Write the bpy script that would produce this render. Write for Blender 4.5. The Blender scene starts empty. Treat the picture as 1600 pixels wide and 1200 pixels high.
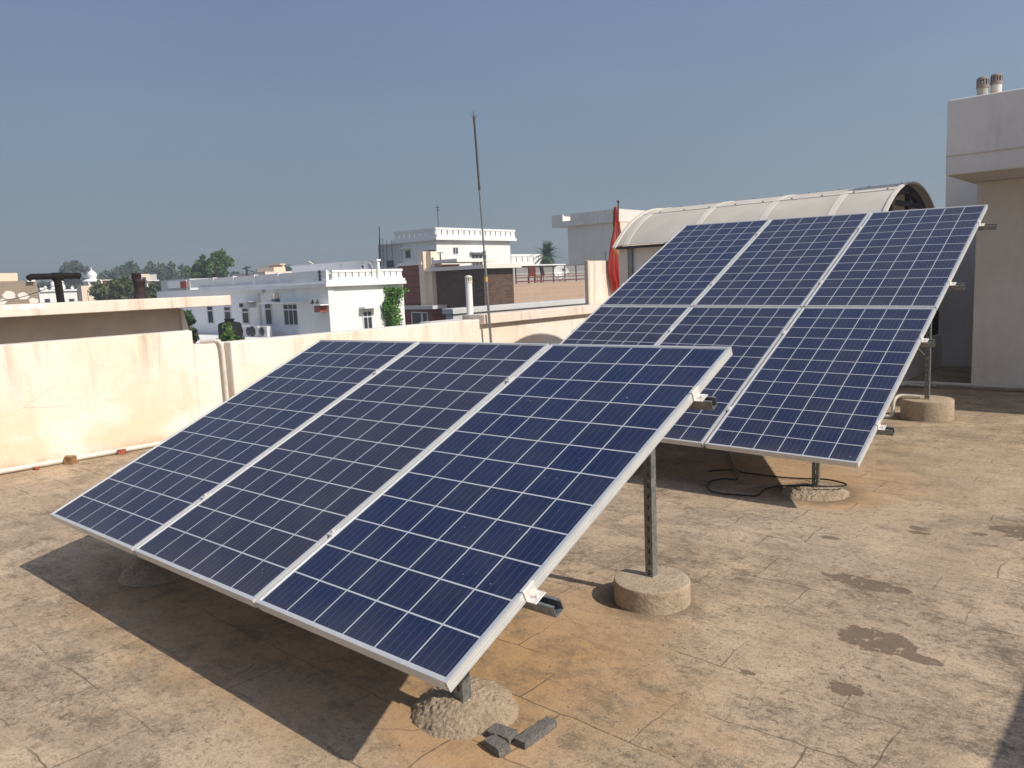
import bpy, math, random
from mathutils import Vector, Matrix, Euler, noise as mnoise

SC = bpy.context.scene
COL = SC.collection
PI = math.pi

# ------------------------------------------------------------------ camera, sky, sun
CP = Vector((1.5486, -1.4255, 1.488))
CR = Vector((0.75352, 0.65610, -0.04181))
CU = Vector((-0.05334, 0.12439, 0.99080))
CF = Vector((-0.65526, 0.74435, -0.12873))
FPX = 1232.34
cam = bpy.data.objects.new('camera', bpy.data.cameras.new('camera'))
COL.objects.link(cam)
cam.matrix_world = Matrix(((CR.x, CU.x, -CF.x, CP.x), (CR.y, CU.y, -CF.y, CP.y), (CR.z, CU.z, -CF.z, CP.z), (0, 0, 0, 1)))
cam.data.sensor_width = 36.0
cam.data.lens = 36.0 * FPX / 1600.0
cam.data.clip_start = 0.05
cam.data.clip_end = 8000
SC.camera = cam

SUN_EL = math.radians(39.45)
SUN_AZ = math.radians(6.9)             # from +X towards +Y
w = bpy.data.worlds.new('World'); SC.world = w; w.use_nodes = True
wn, wl = w.node_tree.nodes, w.node_tree.links
sky = wn.new('ShaderNodeTexSky'); sky.sky_type = 'NISHITA'; sky.sun_disc = False
sky.sun_elevation = SUN_EL; sky.sun_rotation = PI / 2 - SUN_AZ
sky.altitude = 200; sky.air_density = 1.0; sky.dust_density = 1.6; sky.ozone_density = 2.2
wn['Background'].inputs['Strength'].default_value = 0.085
# hazy monsoon air: the clear sky is veiled by an even blue grey, thicker towards the horizon
tc = wn.new('ShaderNodeTexCoord'); sx_ = wn.new('ShaderNodeSeparateXYZ'); wl.new(tc.outputs['Generated'], sx_.inputs[0])
rmp = wn.new('ShaderNodeValToRGB'); wl.new(sx_.outputs['Z'], rmp.inputs[0]); cr_ = rmp.color_ramp
VEIL = [(0.0, (1.40, 1.96, 2.36)), (.08, (1.60, 2.24, 2.74)), (.22, (1.86, 2.52, 3.52)), (.42, (1.56, 2.24, 4.15)), (.75, (1.2, 1.9, 3.7))]
while len(cr_.elements) < len(VEIL): cr_.elements.new(.5)
for e_, (p_, c_) in zip(cr_.elements, VEIL): e_.position = p_; e_.color = (c_[0] / 4, c_[1] / 4, c_[2] / 4, 1)
mul = wn.new('ShaderNodeVectorMath'); mul.operation = 'SCALE'; mul.inputs['Scale'].default_value = 4.0; wl.new(rmp.outputs[0], mul.inputs[0])
# brighter on the sun's side of the sky
dt = wn.new('ShaderNodeVectorMath'); dt.operation = 'DOT_PRODUCT'; wl.new(tc.outputs['Generated'], dt.inputs[0]); dt.inputs[1].default_value = (math.cos(SUN_AZ), math.sin(SUN_AZ), .35)
mr = wn.new('ShaderNodeMapRange'); wl.new(dt.outputs['Value'], mr.inputs[0]); mr.inputs[1].default_value = -.9; mr.inputs[2].default_value = .5; mr.inputs[3].default_value = 3.95; mr.inputs[4].default_value = 6.1
sn = wn.new('ShaderNodeTexNoise'); sn.inputs['Scale'].default_value = 2.2; sn.inputs['Detail'].default_value = 4; smp = wn.new('ShaderNodeMapping'); smp.inputs['Scale'].default_value = (1, 1, 3.2); wl.new(tc.outputs['Generated'], smp.inputs[0]); wl.new(smp.outputs[0], sn.inputs['Vector'])
sr = wn.new('ShaderNodeMapRange'); wl.new(sn.outputs[0], sr.inputs[0]); sr.inputs[1].default_value = .3; sr.inputs[2].default_value = .7; sr.inputs[3].default_value = .93; sr.inputs[4].default_value = 1.07
sm = wn.new('ShaderNodeMath'); sm.operation = 'MULTIPLY'; wl.new(mr.outputs[0], sm.inputs[0]); wl.new(sr.outputs[0], sm.inputs[1]); wl.new(sm.outputs[0], mul.inputs['Scale'])
mxs = wn.new('ShaderNodeMix'); mxs.data_type = 'RGBA'; mxs.inputs[0].default_value = .72; wl.new(sky.outputs[0], mxs.inputs[6]); wl.new(mul.outputs[0], mxs.inputs[7])
# warm glow added in the haze round the sun, outside the frame, to warm the shade
d2 = wn.new('ShaderNodeVectorMath'); d2.operation = 'DOT_PRODUCT'; wl.new(tc.outputs['Generated'], d2.inputs[0]); d2.inputs[1].default_value = (math.cos(SUN_EL) * math.cos(SUN_AZ), math.cos(SUN_EL) * math.sin(SUN_AZ), math.sin(SUN_EL))
gr = wn.new('ShaderNodeMapRange'); gr.interpolation_type = 'SMOOTHERSTEP'; wl.new(d2.outputs['Value'], gr.inputs[0]); gr.inputs[1].default_value = .1; gr.inputs[2].default_value = 1.0; gr.inputs[3].default_value = 0; gr.inputs[4].default_value = 1
gc = wn.new('ShaderNodeVectorMath'); gc.operation = 'SCALE'; gc.inputs[0].default_value = (3.4, 2.8, 1.9); wl.new(gr.outputs[0], gc.inputs['Scale'])
ga = wn.new('ShaderNodeVectorMath'); ga.operation = 'ADD'; wl.new(mxs.outputs[2], ga.inputs[0]); wl.new(gc.outputs[0], ga.inputs[1])
wl.new(ga.outputs[0], wn['Background'].inputs['Color'])
sun = bpy.data.objects.new('sun', bpy.data.lights.new('sun', 'SUN')); COL.objects.link(sun)
sun.data.energy = 4.2; sun.data.angle = math.radians(0.6); sun.data.color = (1.0, 0.915, 0.80)
sd = Vector((math.cos(SUN_EL) * math.cos(SUN_AZ), math.cos(SUN_EL) * math.sin(SUN_AZ), math.sin(SUN_EL)))
sun.rotation_euler = (-sd).to_track_quat('-Z', 'Y').to_euler(); sun.location = sd * 60
SC.view_settings.view_transform = 'Standard'; SC.view_settings.look = 'None'
SC.view_settings.exposure = 0.13; SC.view_settings.gamma = 1.0
SC.cycles.max_bounces = 6; SC.cycles.volume_bounces = 0

def at(u, v, x=None, y=None, z=None, d=None):
    """world point that the survey photo shows at (u, v), on the plane x, y or z, or at distance d"""
    D = CF + CR * ((u - 800) / FPX) - CU * ((v - 600) / FPX)
    if x is not None: t = (x - CP.x) / D.x
    elif y is not None: t = (y - CP.y) / D.y
    elif z is not None: t = (z - CP.z) / D.z
    else: t = d / math.hypot(D.x, D.y)
    return CP + D * t

# ------------------------------------------------------------------ mesh helper
class MB:
    def __init__(s, org=(0, 0, 0)):
        s.v = []; s.f = []; s.sm = []; s.o = Vector(org)
    def add(s, vs, fs, smooth=False):
        n = len(s.v); s.v += [tuple(Vector(p) - s.o) for p in vs]
        s.f += [tuple(i + n for i in f) for f in fs]; s.sm += [smooth] * len(fs)
    def box(s, x0, x1, y0, y1, z0, z1):
        if x0 > x1: x0, x1 = x1, x0
        if y0 > y1: y0, y1 = y1, y0
        if z0 > z1: z0, z1 = z1, z0
        s.add([(x0,y0,z0),(x1,y0,z0),(x1,y1,z0),(x0,y1,z0),(x0,y0,z1),(x1,y0,z1),(x1,y1,z1),(x0,y1,z1)],
              [(0,3,2,1),(4,5,6,7),(0,1,5,4),(1,2,6,5),(2,3,7,6),(3,0,4,7)])
    def obox(s, c, ax, ay, az, sx, sy, sz):
        c = Vector(c); ax = Vector(ax).normalized() * sx / 2; ay = Vector(ay).normalized() * sy / 2; az = Vector(az).normalized() * sz / 2
        P = [c + i * ax + j * ay + k * az for k in (-1, 1) for i, j in ((-1,-1),(1,-1),(1,1),(-1,1))]
        s.add(P, [(0,3,2,1),(4,5,6,7),(0,1,5,4),(1,2,6,5),(2,3,7,6),(3,0,4,7)])
    def tube(s, pts, r, seg=8, r2=None, caps=True):
        pts = [Vector(p) for p in pts]; n = len(pts); rings = []
        for i, p in enumerate(pts):
            t = (pts[min(i + 1, n - 1)] - pts[max(i - 1, 0)]).normalized()
            a = t.orthogonal() if i == 0 else (rings[-1][1] - t * rings[-1][1].dot(t))
            a.normalize(); b = t.cross(a)
            rr = r if r2 is None else r + (r2 - r) * i / max(1, n - 1)
            rings.append(([p + (a * math.cos(2 * PI * k / seg) + b * math.sin(2 * PI * k / seg)) * rr for k in range(seg)], a))
        vs = [q for ring, _ in rings for q in ring]
        fs = [(i * seg + k, i * seg + (k + 1) % seg, (i + 1) * seg + (k + 1) % seg, (i + 1) * seg + k) for i in range(n - 1) for k in range(seg)]
        s.add(vs, fs, True)
        if caps: s.add([q for q in rings[0][0]] + [q for q in rings[-1][0]], [tuple(range(seg))[::-1], tuple(range(seg, 2 * seg))])
    def lathe(s, prof, c, seg=24, smooth=True, close=True):
        c = Vector(c); vs = []; n = len(prof)
        for r, z in prof: vs += [c + Vector((r * math.cos(2 * PI * k / seg), r * math.sin(2 * PI * k / seg), z)) for k in range(seg)]
        s.add(vs, [(i * seg + k, i * seg + (k + 1) % seg, (i + 1) * seg + (k + 1) % seg, (i + 1) * seg + k) for i in range(n - 1) for k in range(seg)], smooth)
        if close: s.add(vs[:seg] + vs[-seg:], [tuple(range(seg))[::-1], tuple(range(seg, 2 * seg))])
    def prism(s, poly, ext, org=(0, 0, 0), ax=(1, 0, 0), ay=(0, 1, 0)):
        o = Vector(org); ax = Vector(ax); ay = Vector(ay); e = Vector(ext); n = len(poly)
        a = [o + ax * p[0] + ay * p[1] for p in poly]; b = [q + e for q in a]
        s.add(a + b, [tuple(range(n))[::-1], tuple(range(n, 2 * n))] + [(i, (i + 1) % n, n + (i + 1) % n, n + i) for i in range(n)])
    def leaf(s, c, size, rng, asp=0.6, droop=0.0):
        a = Vector((rng.gauss(0, 1), rng.gauss(0, 1), rng.gauss(0, 1) - droop)).normalized()
        b = a.orthogonal().normalized(); b = (Matrix.Rotation(rng.random() * 6.28, 3, a) @ b) * size * asp * .5
        a = a * size * .5; c = Vector(c); k = a.cross(b).normalized() * size * .12
        s.add([c - a, c - b * .9 + k, c + a, c + b * .9 + k], [(0, 1, 2), (0, 2, 3)])
    def build(s, name, m, parent=None, bevel=0, bseg=2, recalc=True):
        me = bpy.data.meshes.new(name); me.from_pydata(s.v, [], s.f); me.update()
        me.polygons.foreach_set('use_smooth', s.sm)
        if recalc:
            import bmesh
            bm = bmesh.new(); bm.from_mesh(me); bmesh.ops.recalc_face_normals(bm, faces=bm.faces[:]); bm.to_mesh(me); bm.free()
        if m: me.materials.append(m)
        o = bpy.data.objects.new(name, me); COL.objects.link(o)
        if parent is not None: o.parent = parent
        else: o.location = s.o
        if bevel:
            b = o.modifiers.new('bevel', 'BEVEL'); b.width = bevel; b.segments = bseg; b.limit_method = 'ANGLE'; b.harden_normals = False
        return o

def tag(o, label=None, cat=None, group=None, kind=None):
    if label: o['label'] = label
    if cat: o['category'] = cat
    if group: o['group'] = group
    if kind: o['kind'] = kind
    return o
def thing(name, loc, label, cat, group=None, rot=(0, 0, 0)):
    o = bpy.data.objects.new(name, None); COL.objects.link(o); o.location = loc; o.rotation_euler = rot
    o.empty_display_size = .2
    return tag(o, label, cat, group)
def copy_tree(o, parent=None):
    c = o.copy(); COL.objects.link(c)
    if parent is not None: c.parent = parent
    for ch in list(o.children): copy_tree(ch, c)
    return c

# ------------------------------------------------------------------ materials
class NT:
    def __init__(s, name):
        s.m = bpy.data.materials.new(name); s.m.use_nodes = True; s.t = s.m.node_tree
        s.n = s.t.nodes; s.l = s.t.links; s.b = s.n['Principled BSDF']; s.co = None
    def put(s, sock, v):
        if hasattr(v, 'is_output'): s.l.new(v, sock)
        elif isinstance(v, (tuple, list)) and sock.type == 'RGBA': sock.default_value = (v[0], v[1], v[2], 1)
        else: sock.default_value = v
    def add(s, typ, out=0, props=None, **kw):
        n = s.n.new(typ)
        for k, v in (props or {}).items(): setattr(n, k, v)
        for k, v in kw.items():
            k = k.replace('_', ' ')
            sock = n.inputs[int(k[1:])] if k[0] == 'i' and k[1:].isdigit() else n.inputs[k]
            s.put(sock, v)
        return n.outputs[out]
    def obj(s):
        if s.co is None: s.co = s.add('ShaderNodeTexCoord', 'Object')
        return s.co
    def mp(s, sc=(1, 1, 1), loc=(0, 0, 0), vec=None): return s.add('ShaderNodeMapping', Vector=vec or s.obj(), Scale=sc, Location=loc)
    def noise(s, scale, detail=4, rough=.55, vec=None, dist=0): return s.add('ShaderNodeTexNoise', 0, Vector=vec or s.obj(), Scale=scale, Detail=detail, Roughness=rough, Distortion=dist)
    def m2(s, op, a, b=0.0, clamp=False): return s.add('ShaderNodeMath', 0, {'operation': op, 'use_clamp': clamp}, i0=a, i1=b)
    def ramp(s, f, a, b, c=0.0, d=1.0): return s.add('ShaderNodeMapRange', 0, {'clamp': True}, Value=f, From_Min=a, From_Max=b, To_Min=c, To_Max=d)
    def mix(s, f, a, b, mode='MIX'):
        n = s.n.new('ShaderNodeMix'); n.data_type = 'RGBA'; n.blend_type = mode
        s.put(n.inputs[0], f); s.put(n.inputs[6], a); s.put(n.inputs[7], b); return n.outputs[2]
    def bump(s, h, strength=.3, dist=.01): s.put(s.b.inputs['Normal'], s.add('ShaderNodeBump', 0, Strength=strength, Distance=dist, Height=h))
    def set(s, col=None, rough=None, metal=None, spec=None):
        if col is not None: s.put(s.b.inputs['Base Color'], col)
        if rough is not None: s.put(s.b.inputs['Roughness'], rough)
        if metal is not None: s.put(s.b.inputs['Metallic'], metal)
        if spec is not None: s.put(s.b.inputs['Specular IOR Level'], spec)
        return s

def simple(name, col, rough=.7, var=.18, scale=6, metal=0, bump=0, spec=None):
    t = NT(name); n = t.noise(scale, 5)
    lo = tuple(c * (1 - var) for c in col); hi = tuple(min(1, c * (1 + var)) for c in col)
    t.set(t.mix(t.ramp(n, .3, .7), lo, hi), rough, metal, spec)
    if bump: t.bump(t.noise(scale * 8, 4), bump, .01)
    return t.m

def plaster(name, col, stain, amount=.6, streak=.5, dark=(.25, .2, .15), sc=1.0, run=None):
    t = NT(name)
    big = t.noise(.8 * sc, 5, .6); fine = t.noise(9 * sc, 5, .6)
    st = t.noise(1.6 * sc, 4, .6, t.mp((3.5, 3.5, .35)))
    c = t.mix(t.m2('MULTIPLY', t.ramp(big, .46, .68), amount), col, stain)
    c = t.mix(t.m2('MULTIPLY', t.ramp(st, .56, .75), streak), c, tuple(a * b for a, b in zip(stain, (.8, .76, .7))))
    if run:
        sp_ = t.n.new('ShaderNodeSeparateXYZ'); t.l.new(t.obj(), sp_.inputs[0]); z_ = sp_.outputs[2]
        dr = t.noise(5.5, 5, .6, t.mp((1, 1, .10), (2, 1, 0)))
        c = t.mix(t.m2('MULTIPLY', t.ramp(dr, .52, .66), t.ramp(z_, run - .55, run, 0, .65)), c, (.46, .36, .25))
        c = t.mix(t.m2('MULTIPLY', t.ramp(t.noise(1.2, 5, .6, t.mp((1, 1, 1.6), (0, 3.3, 0))), .45, .58), t.ramp(z_, .25, .85, .75, .12)), c, (.79, .60, .41))
        c = t.mix(t.m2('MULTIPLY', t.ramp(t.noise(7, 6, .7), .38, .6), t.ramp(z_, .01, .13, .7, 0)), c, (.40, .30, .20))
        vo = t.add('ShaderNodeTexVoronoi', 0, {'feature': 'DISTANCE_TO_EDGE'}, Vector=t.mp((1, 1.1, 1.5)), Scale=.9)
        c = t.mix(t.m2('MULTIPLY', t.ramp(vo, 0, .0035, .6, 0), t.ramp(t.noise(1.4, 3), .5, .6)), c, (.34, .27, .2))
    c = t.mix(t.ramp(fine, .35, .8, 0, .14), c, dark)
    sp = t.noise(38 * sc, 2, .5)
    c = t.mix(t.ramp(sp, .73, .78, 0, .5), c, dark)
    t.set(c, .85, 0, .25)
    t.bump(t.m2('ADD', fine, t.m2('MULTIPLY', t.noise(70 * sc, 3), .35)), .22, .012)
    return t.m

M = {}
# rooftop screed
def floor_mat():
    t = NT('floor screed')
    o = t.obj()
    wob = t.add('ShaderNodeVectorMath', 0, {'operation': 'SCALE'}, Vector=t.add('ShaderNodeTexNoise', 1, Vector=o, Scale=3.2, Detail=4.0), Scale=.09)
    ow = t.add('ShaderNodeVectorMath', 0, {'operation': 'ADD'}, i0=o, i1=wob)
    big = t.noise(.55, 6, .62); mid = t.noise(2.3, 7, .68, t.mp((1, .55, 1), vec=ow)); fine = t.noise(14, 6, .7); grit = t.noise(75, 4, .7)
    c = t.mix(t.ramp(mid, .36, .66), (.61, .462, .315), (.36, .268, .178))
    c = t.mix(t.ramp(big, .42, .62, 0, .6), c, (.485, .38, .268))
    c = t.mix(t.ramp(t.noise(1.1, 5, .6, t.mp((1, 1, 1), (7, 3, 0))), .52, .7, 0, .5), c, (.57, .452, .33))
    # grey-brown grime in streaks along X, breaking up into fine specks
    tiny = t.noise(130, 3, .75); pit = t.noise(42, 8, .86, t.mp((.8, 1, 1), vec=ow))
    stk = t.noise(2.6, 10, .80, t.mp((.72, 1.2, 1), (3.1, 9.7, 0), vec=ow))
    zone = t.noise(.75, 4, .6, t.mp((1, 1, 1), (1.7, 5.2, 0)))
    mask = t.m2('MULTIPLY', t.ramp(stk, .44, .56), t.ramp(zone, .36, .58, .3, 1))
    c = t.mix(t.m2('MULTIPLY', mask, t.ramp(pit, .38, .60, .15, .9)), c, (.16, .13, .09))
    st2 = t.noise(6.5, 10, .84, t.mp((.8, 1.1, 1), (8.1, 2.2, 0), vec=ow))
    c = t.mix(t.m2('MULTIPLY', t.ramp(st2, .52, .60), t.ramp(zone, .38, .55, .25, .75)), c, (.13, .105, .07))
    c = t.mix(t.m2('MULTIPLY', t.ramp(pit, .54, .585), t.ramp(t.noise(2.2, 5, .65), .36, .60, .3, 1.0)), c, (.15, .112, .08))
    c = t.mix(t.ramp(grit, .54, .68, 0, .6), c, (.24, .182, .13))
    c = t.mix(t.ramp(grit, .28, .44, .45, 0), c, (.74, .61, .46))
    c = t.mix(t.ramp(tiny, .56, .68, 0, .55), c, (.20, .15, .105))
    c = t.mix(t.ramp(tiny, .30, .42, .45, 0), c, (.76, .63, .48))
    # orange sand washed under and round the front modules
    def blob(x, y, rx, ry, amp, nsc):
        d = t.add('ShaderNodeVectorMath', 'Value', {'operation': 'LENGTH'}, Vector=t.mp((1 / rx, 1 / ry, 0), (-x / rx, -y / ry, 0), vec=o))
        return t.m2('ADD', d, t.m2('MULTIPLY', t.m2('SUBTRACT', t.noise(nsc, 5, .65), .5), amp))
    sand = t.ramp(blob(-.50, .95, .55, .66, 1.9, 3), .4, 1.15, .62, 0)
    sand = t.m2('MAXIMUM', sand, t.ramp(blob(-.25, .30, .30, .27, .8, 6), .7, 1.15, .9, 0))
    sand = t.m2('MAXIMUM', sand, t.ramp(blob(-.7, 4.2, .9, .6, 1.4, 3), .5, 1.2, .6, 0))
    sand = t.m2('MAXIMUM', sand, t.ramp(blob(-.32, 3.72, .42, .36, .8, 5), .6, 1.15, .75, 0))
    c = t.mix(t.m2('MULTIPLY', sand, t.ramp(fine, .25, .6, .55, 1)), c, (.53, .335, .18))
    # brown painted into the screed below the first row, to warm its shade
    shade_brown = t.ramp(blob(-1.6, .70, 1.75, .80, 1.1, 2.2), .7, 1.2, .92, 0)
    c = t.mix(shade_brown, c, t.mix(t.ramp(st2, .45, .6), (.47, .30, .15), (.24, .17, .105)))
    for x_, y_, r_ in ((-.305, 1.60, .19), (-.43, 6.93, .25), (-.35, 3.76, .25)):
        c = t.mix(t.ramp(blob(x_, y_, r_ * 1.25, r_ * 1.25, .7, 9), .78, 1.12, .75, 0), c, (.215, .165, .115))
    # joints of the brick-bat paving below, opened here and there
    br = t.add('ShaderNodeTexBrick', 'Fac', {'offset': .42, 'offset_frequency': 2}, Vector=ow, Scale=1.0, Mortar_Size=.0036, Mortar_Smooth=.3, Brick_Width=.46, Row_Height=.31)
    cr = t.m2('MULTIPLY', br, t.ramp(t.noise(1.3, 4, .6, t.mp((1, 1, 1), (4.4, 1.2, 0))), .46, .56))
    c = t.mix(t.m2('MULTIPLY', cr, .7), c, (.115, .088, .06))
    vo = t.add('ShaderNodeTexVoronoi', 0, {'feature': 'DISTANCE_TO_EDGE'}, Vector=ow, Scale=1.15)
    hair = t.m2('MULTIPLY', t.ramp(vo, .0, .004, 1, 0), t.ramp(t.noise(2.1, 3), .56, .64))
    c = t.mix(t.m2('MULTIPLY', hair, .7), c, (.12, .09, .065))
    # patches where the top skim has flaked away
    pk = None
    for x, y, rx, ry in ((.62, 1.76, .17, .105), (.40, 2.33, .19, .075), (.66, 1.31, .062, .05), (.88, 3.55, .17, .12), (.40, 3.33, .05, .04), (.42, 3.25, .06, .03), (.68, 3.4, .045, .03), (.80, 1.70, .09, .04), (.33, 1.22, .03, .02), (.05, 2.9, .06, .03)):
        b = t.ramp(t.m2('ADD', blob(x, y, rx, ry, 2.3, 9 if rx > .08 else 24), t.m2('MULTIPLY', t.m2('SUBTRACT', pit, .5), .55)), .90, .99, 1, 0)
        pk = b if pk is None else t.m2('MAXIMUM', pk, b)
    pk = t.m2('MULTIPLY', pk, t.ramp(t.noise(17, 4, .6), .60, .64, 1, .15))
    c = t.mix(t.m2('MULTIPLY', pk, .86), c, t.mix(t.ramp(pit, .35, .65), (.12, .085, .058), (.225, .165, .115)))
    t.set(c, .93, 0, .15)
    h = t.m2('ADD', t.m2('MULTIPLY', fine, .8), t.m2('ADD', t.m2('MULTIPLY', grit, .6), t.m2('MULTIPLY', tiny, .4)))
    h = t.m2('SUBTRACT', h, t.m2('MULTIPLY', t.m2('MAXIMUM', cr, pk), .6))
    t.bump(h, .45, .012)
    return t.m
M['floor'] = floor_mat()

PW, PL, PG = .9961, 1.956, .02          # module width, length, gap
def cell_mat():
    t = NT('solar cells')
    sep = t.n.new('ShaderNodeSeparateXYZ'); t.l.new(t.obj(), sep.inputs[0])
    pitch = .1605; mx = (PW - 6 * pitch) / 2; my = (PL - 12 * pitch) / 2
    x = t.m2('DIVIDE', t.m2('SUBTRACT', sep.outputs[0], mx), pitch); y = t.m2('DIVIDE', t.m2('SUBTRACT', sep.outputs[1], my), pitch)
    fx = t.m2('FRACT', x); fy = t.m2('FRACT', y)
    def edge(f, g): return t.m2('LESS_THAN', t.m2('MINIMUM', f, t.m2('SUBTRACT', 1.0, f)), g)
    gap = t.m2('MAXIMUM', edge(fx, .019), edge(fy, .019))
    out = t.m2('MAXIMUM', t.m2('LESS_THAN', x, 0), t.m2('GREATER_THAN', x, 6))
    out = t.m2('MAXIMUM', out, t.m2('MAXIMUM', t.m2('LESS_THAN', y, 0), t.m2('GREATER_THAN', y, 12)))
    white = t.m2('MAXIMUM', gap, out)
    bus = t.m2('LESS_THAN', t.m2('ABSOLUTE', t.m2('SUBTRACT', t.m2('FRACT', t.m2('MULTIPLY', fx, 5.0)), .5)), .019)
    # one tone per cell, another per crystal
    idv = t.n.new('ShaderNodeCombineXYZ'); t.put(idv.inputs[0], t.m2('FLOOR', x)); t.put(idv.inputs[1], t.m2('FLOOR', y))
    t.put(idv.inputs[2], t.m2('MULTIPLY', t.add('ShaderNodeObjectInfo', 'Random'), 91.0))
    wn_ = t.add('ShaderNodeTexWhiteNoise', 0, {'noise_dimensions': '3D'}, Vector=idv.outputs[0])
    cr = t.add('ShaderNodeTexVoronoi', 'Color', Vector=t.obj(), Scale=75.0)
    c = t.mix(wn_, (.0060, .0160, .059), (.0135, .0180, .052))
    c = t.mix(t.ramp(t.add('ShaderNodeSeparateColor', 0, Color=cr), 0, 1, 0, .35), c, (.014, .026, .085))
    refl_tint = t.add('ShaderNodeSeparateColor', 0, Color=t.add('ShaderNodeObjectInfo', 'Color'))
    c = t.mix(refl_tint, c, (.030, .024, .038))  # purple-brown per panel, painting in the reflection at low view angles
    c = t.mix(t.m2('MULTIPLY', bus, .34), c, (.30, .32, .37))
    c = t.mix(white, c, (.50, .525, .55))
    # tabbing ribbons on the white strips at both ends
    rib = t.m2('MULTIPLY', out, t.m2('LESS_THAN', t.m2('ABSOLUTE', t.m2('SUBTRACT', t.m2('FRACT', t.m2('MULTIPLY', x, .5)), .5)), .40))
    rib = t.m2('MULTIPLY', rib, t.m2('LESS_THAN', t.m2('ABSOLUTE', t.m2('ADD', y, .042)), .022))
    c = t.mix(t.m2('MULTIPLY', rib, .7), c, (.33, .34, .35))
    du = t.noise(3.0, 5, .65, t.mp((1, 1, 1), vec=t.add('ShaderNodeVectorMath', 0, {'operation': 'ADD'}, i0=t.obj(), i1=idv.outputs[0]) if False else t.obj()))
    lowdust = t.ramp(sep.outputs[1], .0, .14, .045, 0)
    c = t.mix(t.m2('ADD', t.m2('ADD', t.ramp(du, .35, .75, .006, .05), t.m2('MULTIPLY', refl_tint, .03)), lowdust), c, (.42, .34, .25))
    oi = t.add('ShaderNodeObjectInfo', 'Random')
    cv = t.n.new('ShaderNodeVectorMath'); cv.operation = 'ADD'; t.l.new(t.obj(), cv.inputs[0])
    cmb = t.n.new('ShaderNodeCombineXYZ'); t.put(cmb.inputs[2], t.m2('MULTIPLY', oi, 37.0)); t.l.new(cmb.outputs[0], cv.inputs[1])
    vd = t.add('ShaderNodeTexVoronoi', 0, Vector=cv.outputs[0], Scale=5.5)
    drop = t.m2('LESS_THAN', t.m2('ADD', vd, t.m2('MULTIPLY', t.noise(60, 3), .05)), .045)
    c = t.mix(t.m2('MULTIPLY', drop, .5), c, (.6, .58, .52))
    v2 = t.add('ShaderNodeTexVoronoi', 0, Vector=cv.outputs[0], Scale=15.0)
    c = t.mix(t.m2('MULTIPLY', t.m2('LESS_THAN', t.m2('ADD', v2, t.m2('MULTIPLY', t.noise(150, 2), .04)), .058), .42), c, (.5, .47, .42))
    t.set(c, t.ramp(du, .3, .75, .12, .32), 0, .34)
    t.b.inputs['Coat Weight'].default_value = .18; t.b.inputs['Coat Roughness'].default_value = .08
    return t.m
M['cells'] = cell_mat()
M['alu'] = simple('anodised aluminium', (.66, .67, .655), .42, .06, 14, .35)
M['alu_bright'] = simple('clamp aluminium', (.72, .69, .64), .5, .1, 20, .3)
def galv_mat():
    t = NT('galvanised steel')
    v = t.add('ShaderNodeTexVoronoi', 'Color', Vector=t.obj(), Scale=60.0)
    c = t.mix(t.add('ShaderNodeSeparateColor', 0, Color=v), (.17, .185, .185), (.29, .305, .30))
    c = t.mix(t.ramp(t.noise(9, 5), .55, .75, 0, .5), c, (.30, .27, .23))
    t.set(c, .5, .55); return t.m
M['galv'] = galv_mat()
def conc_mat(name, a, b, sc=1.0, dark=(.2, .15, .1), bs=.6):
    t = NT(name); n = t.noise(7 * sc, 6, .65); g = t.noise(60 * sc, 5, .7)
    c = t.mix(t.ramp(n, .3, .7), a, b); c = t.mix(t.ramp(g, .52, .66, 0, .75), c, dark); c = t.mix(t.ramp(g, .3, .44, .4, 0), c, tuple(min(1, 1.35 * q) for q in a)); c = t.mix(t.ramp(t.noise(5 * sc, 6, .7, t.mp((1.6, 1.6, .5))), .56, .68, 0, .5), c, dark)
    t.set(c, .95, 0, .15); t.bump(t.m2('ADD', g, n), bs, .015); return t.m
M['pier'] = conc_mat('pier concrete', (.52, .415, .305), (.42, .335, .24), 1.0, (.24, .19, .14))
M['mound'] = conc_mat('rough mortar', (.54, .435, .32), (.45, .35, .25), 1.2, (.28, .215, .15), 1.0)
M['stone'] = conc_mat('dark stone', (.16, .15, .14), (.24, .225, .21), 1.4, (.08, .075, .07), .6)
M['brickbit'] = conc_mat('broken brick', (.30, .17, .08), (.38, .24, .12), 2, (.15, .09, .05), .6)
M['cream'] = plaster('cream plaster', (.85, .795, .71), (.80, .665, .50), .6, .5, run=1.1)
M['cream_plain'] = plaster('cream paint', (.80, .70, .61), (.76, .63, .52), .5, .5, run=1.0)
M['blockwall'] = plaster('weathered plaster', (.86, .80, .71), (.78, .71, .61), .7, .5, (.4, .35, .3))
M['blocktop'] = plaster('bare cement render', (.76, .725, .67), (.63, .60, .55), .8, .6, (.35, .32, .29))
M['recess'] = plaster('recess plaster lifted in shade', (.90, .84, .74), (.82, .75, .64), .6, .4, (.5, .45, .38))  # colour raised above the block wall to brighten the shaded recess
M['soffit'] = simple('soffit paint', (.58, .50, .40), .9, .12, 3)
M['white'] = plaster('white paint', (.84, .84, .83), (.76, .76, .75), .4, .25, (.5, .5, .5), .35)
M['greywall'] = plaster('grey render', (.56, .57, .57), (.47, .48, .48), .6, .4, (.3, .3, .3), .4)
M['beigewall'] = plaster('beige render', (.78, .73, .66), (.70, .64, .57), .6, .5, (.35, .3, .26), .4)
M['dimwall'] = plaster('dim grey render', (.34, .34, .335), (.28, .28, .275), .6, .4, (.2, .2, .2), .4)
M['peach'] = plaster('peach paint', (.80, .66, .52), (.72, .56, .42), .5, .3, (.4, .3, .2), .4)
M['sheet'] = simple('weathered roofing sheet', (.72, .68, .60), .8, .1, 2.2, 0, .05, .2)
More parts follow.
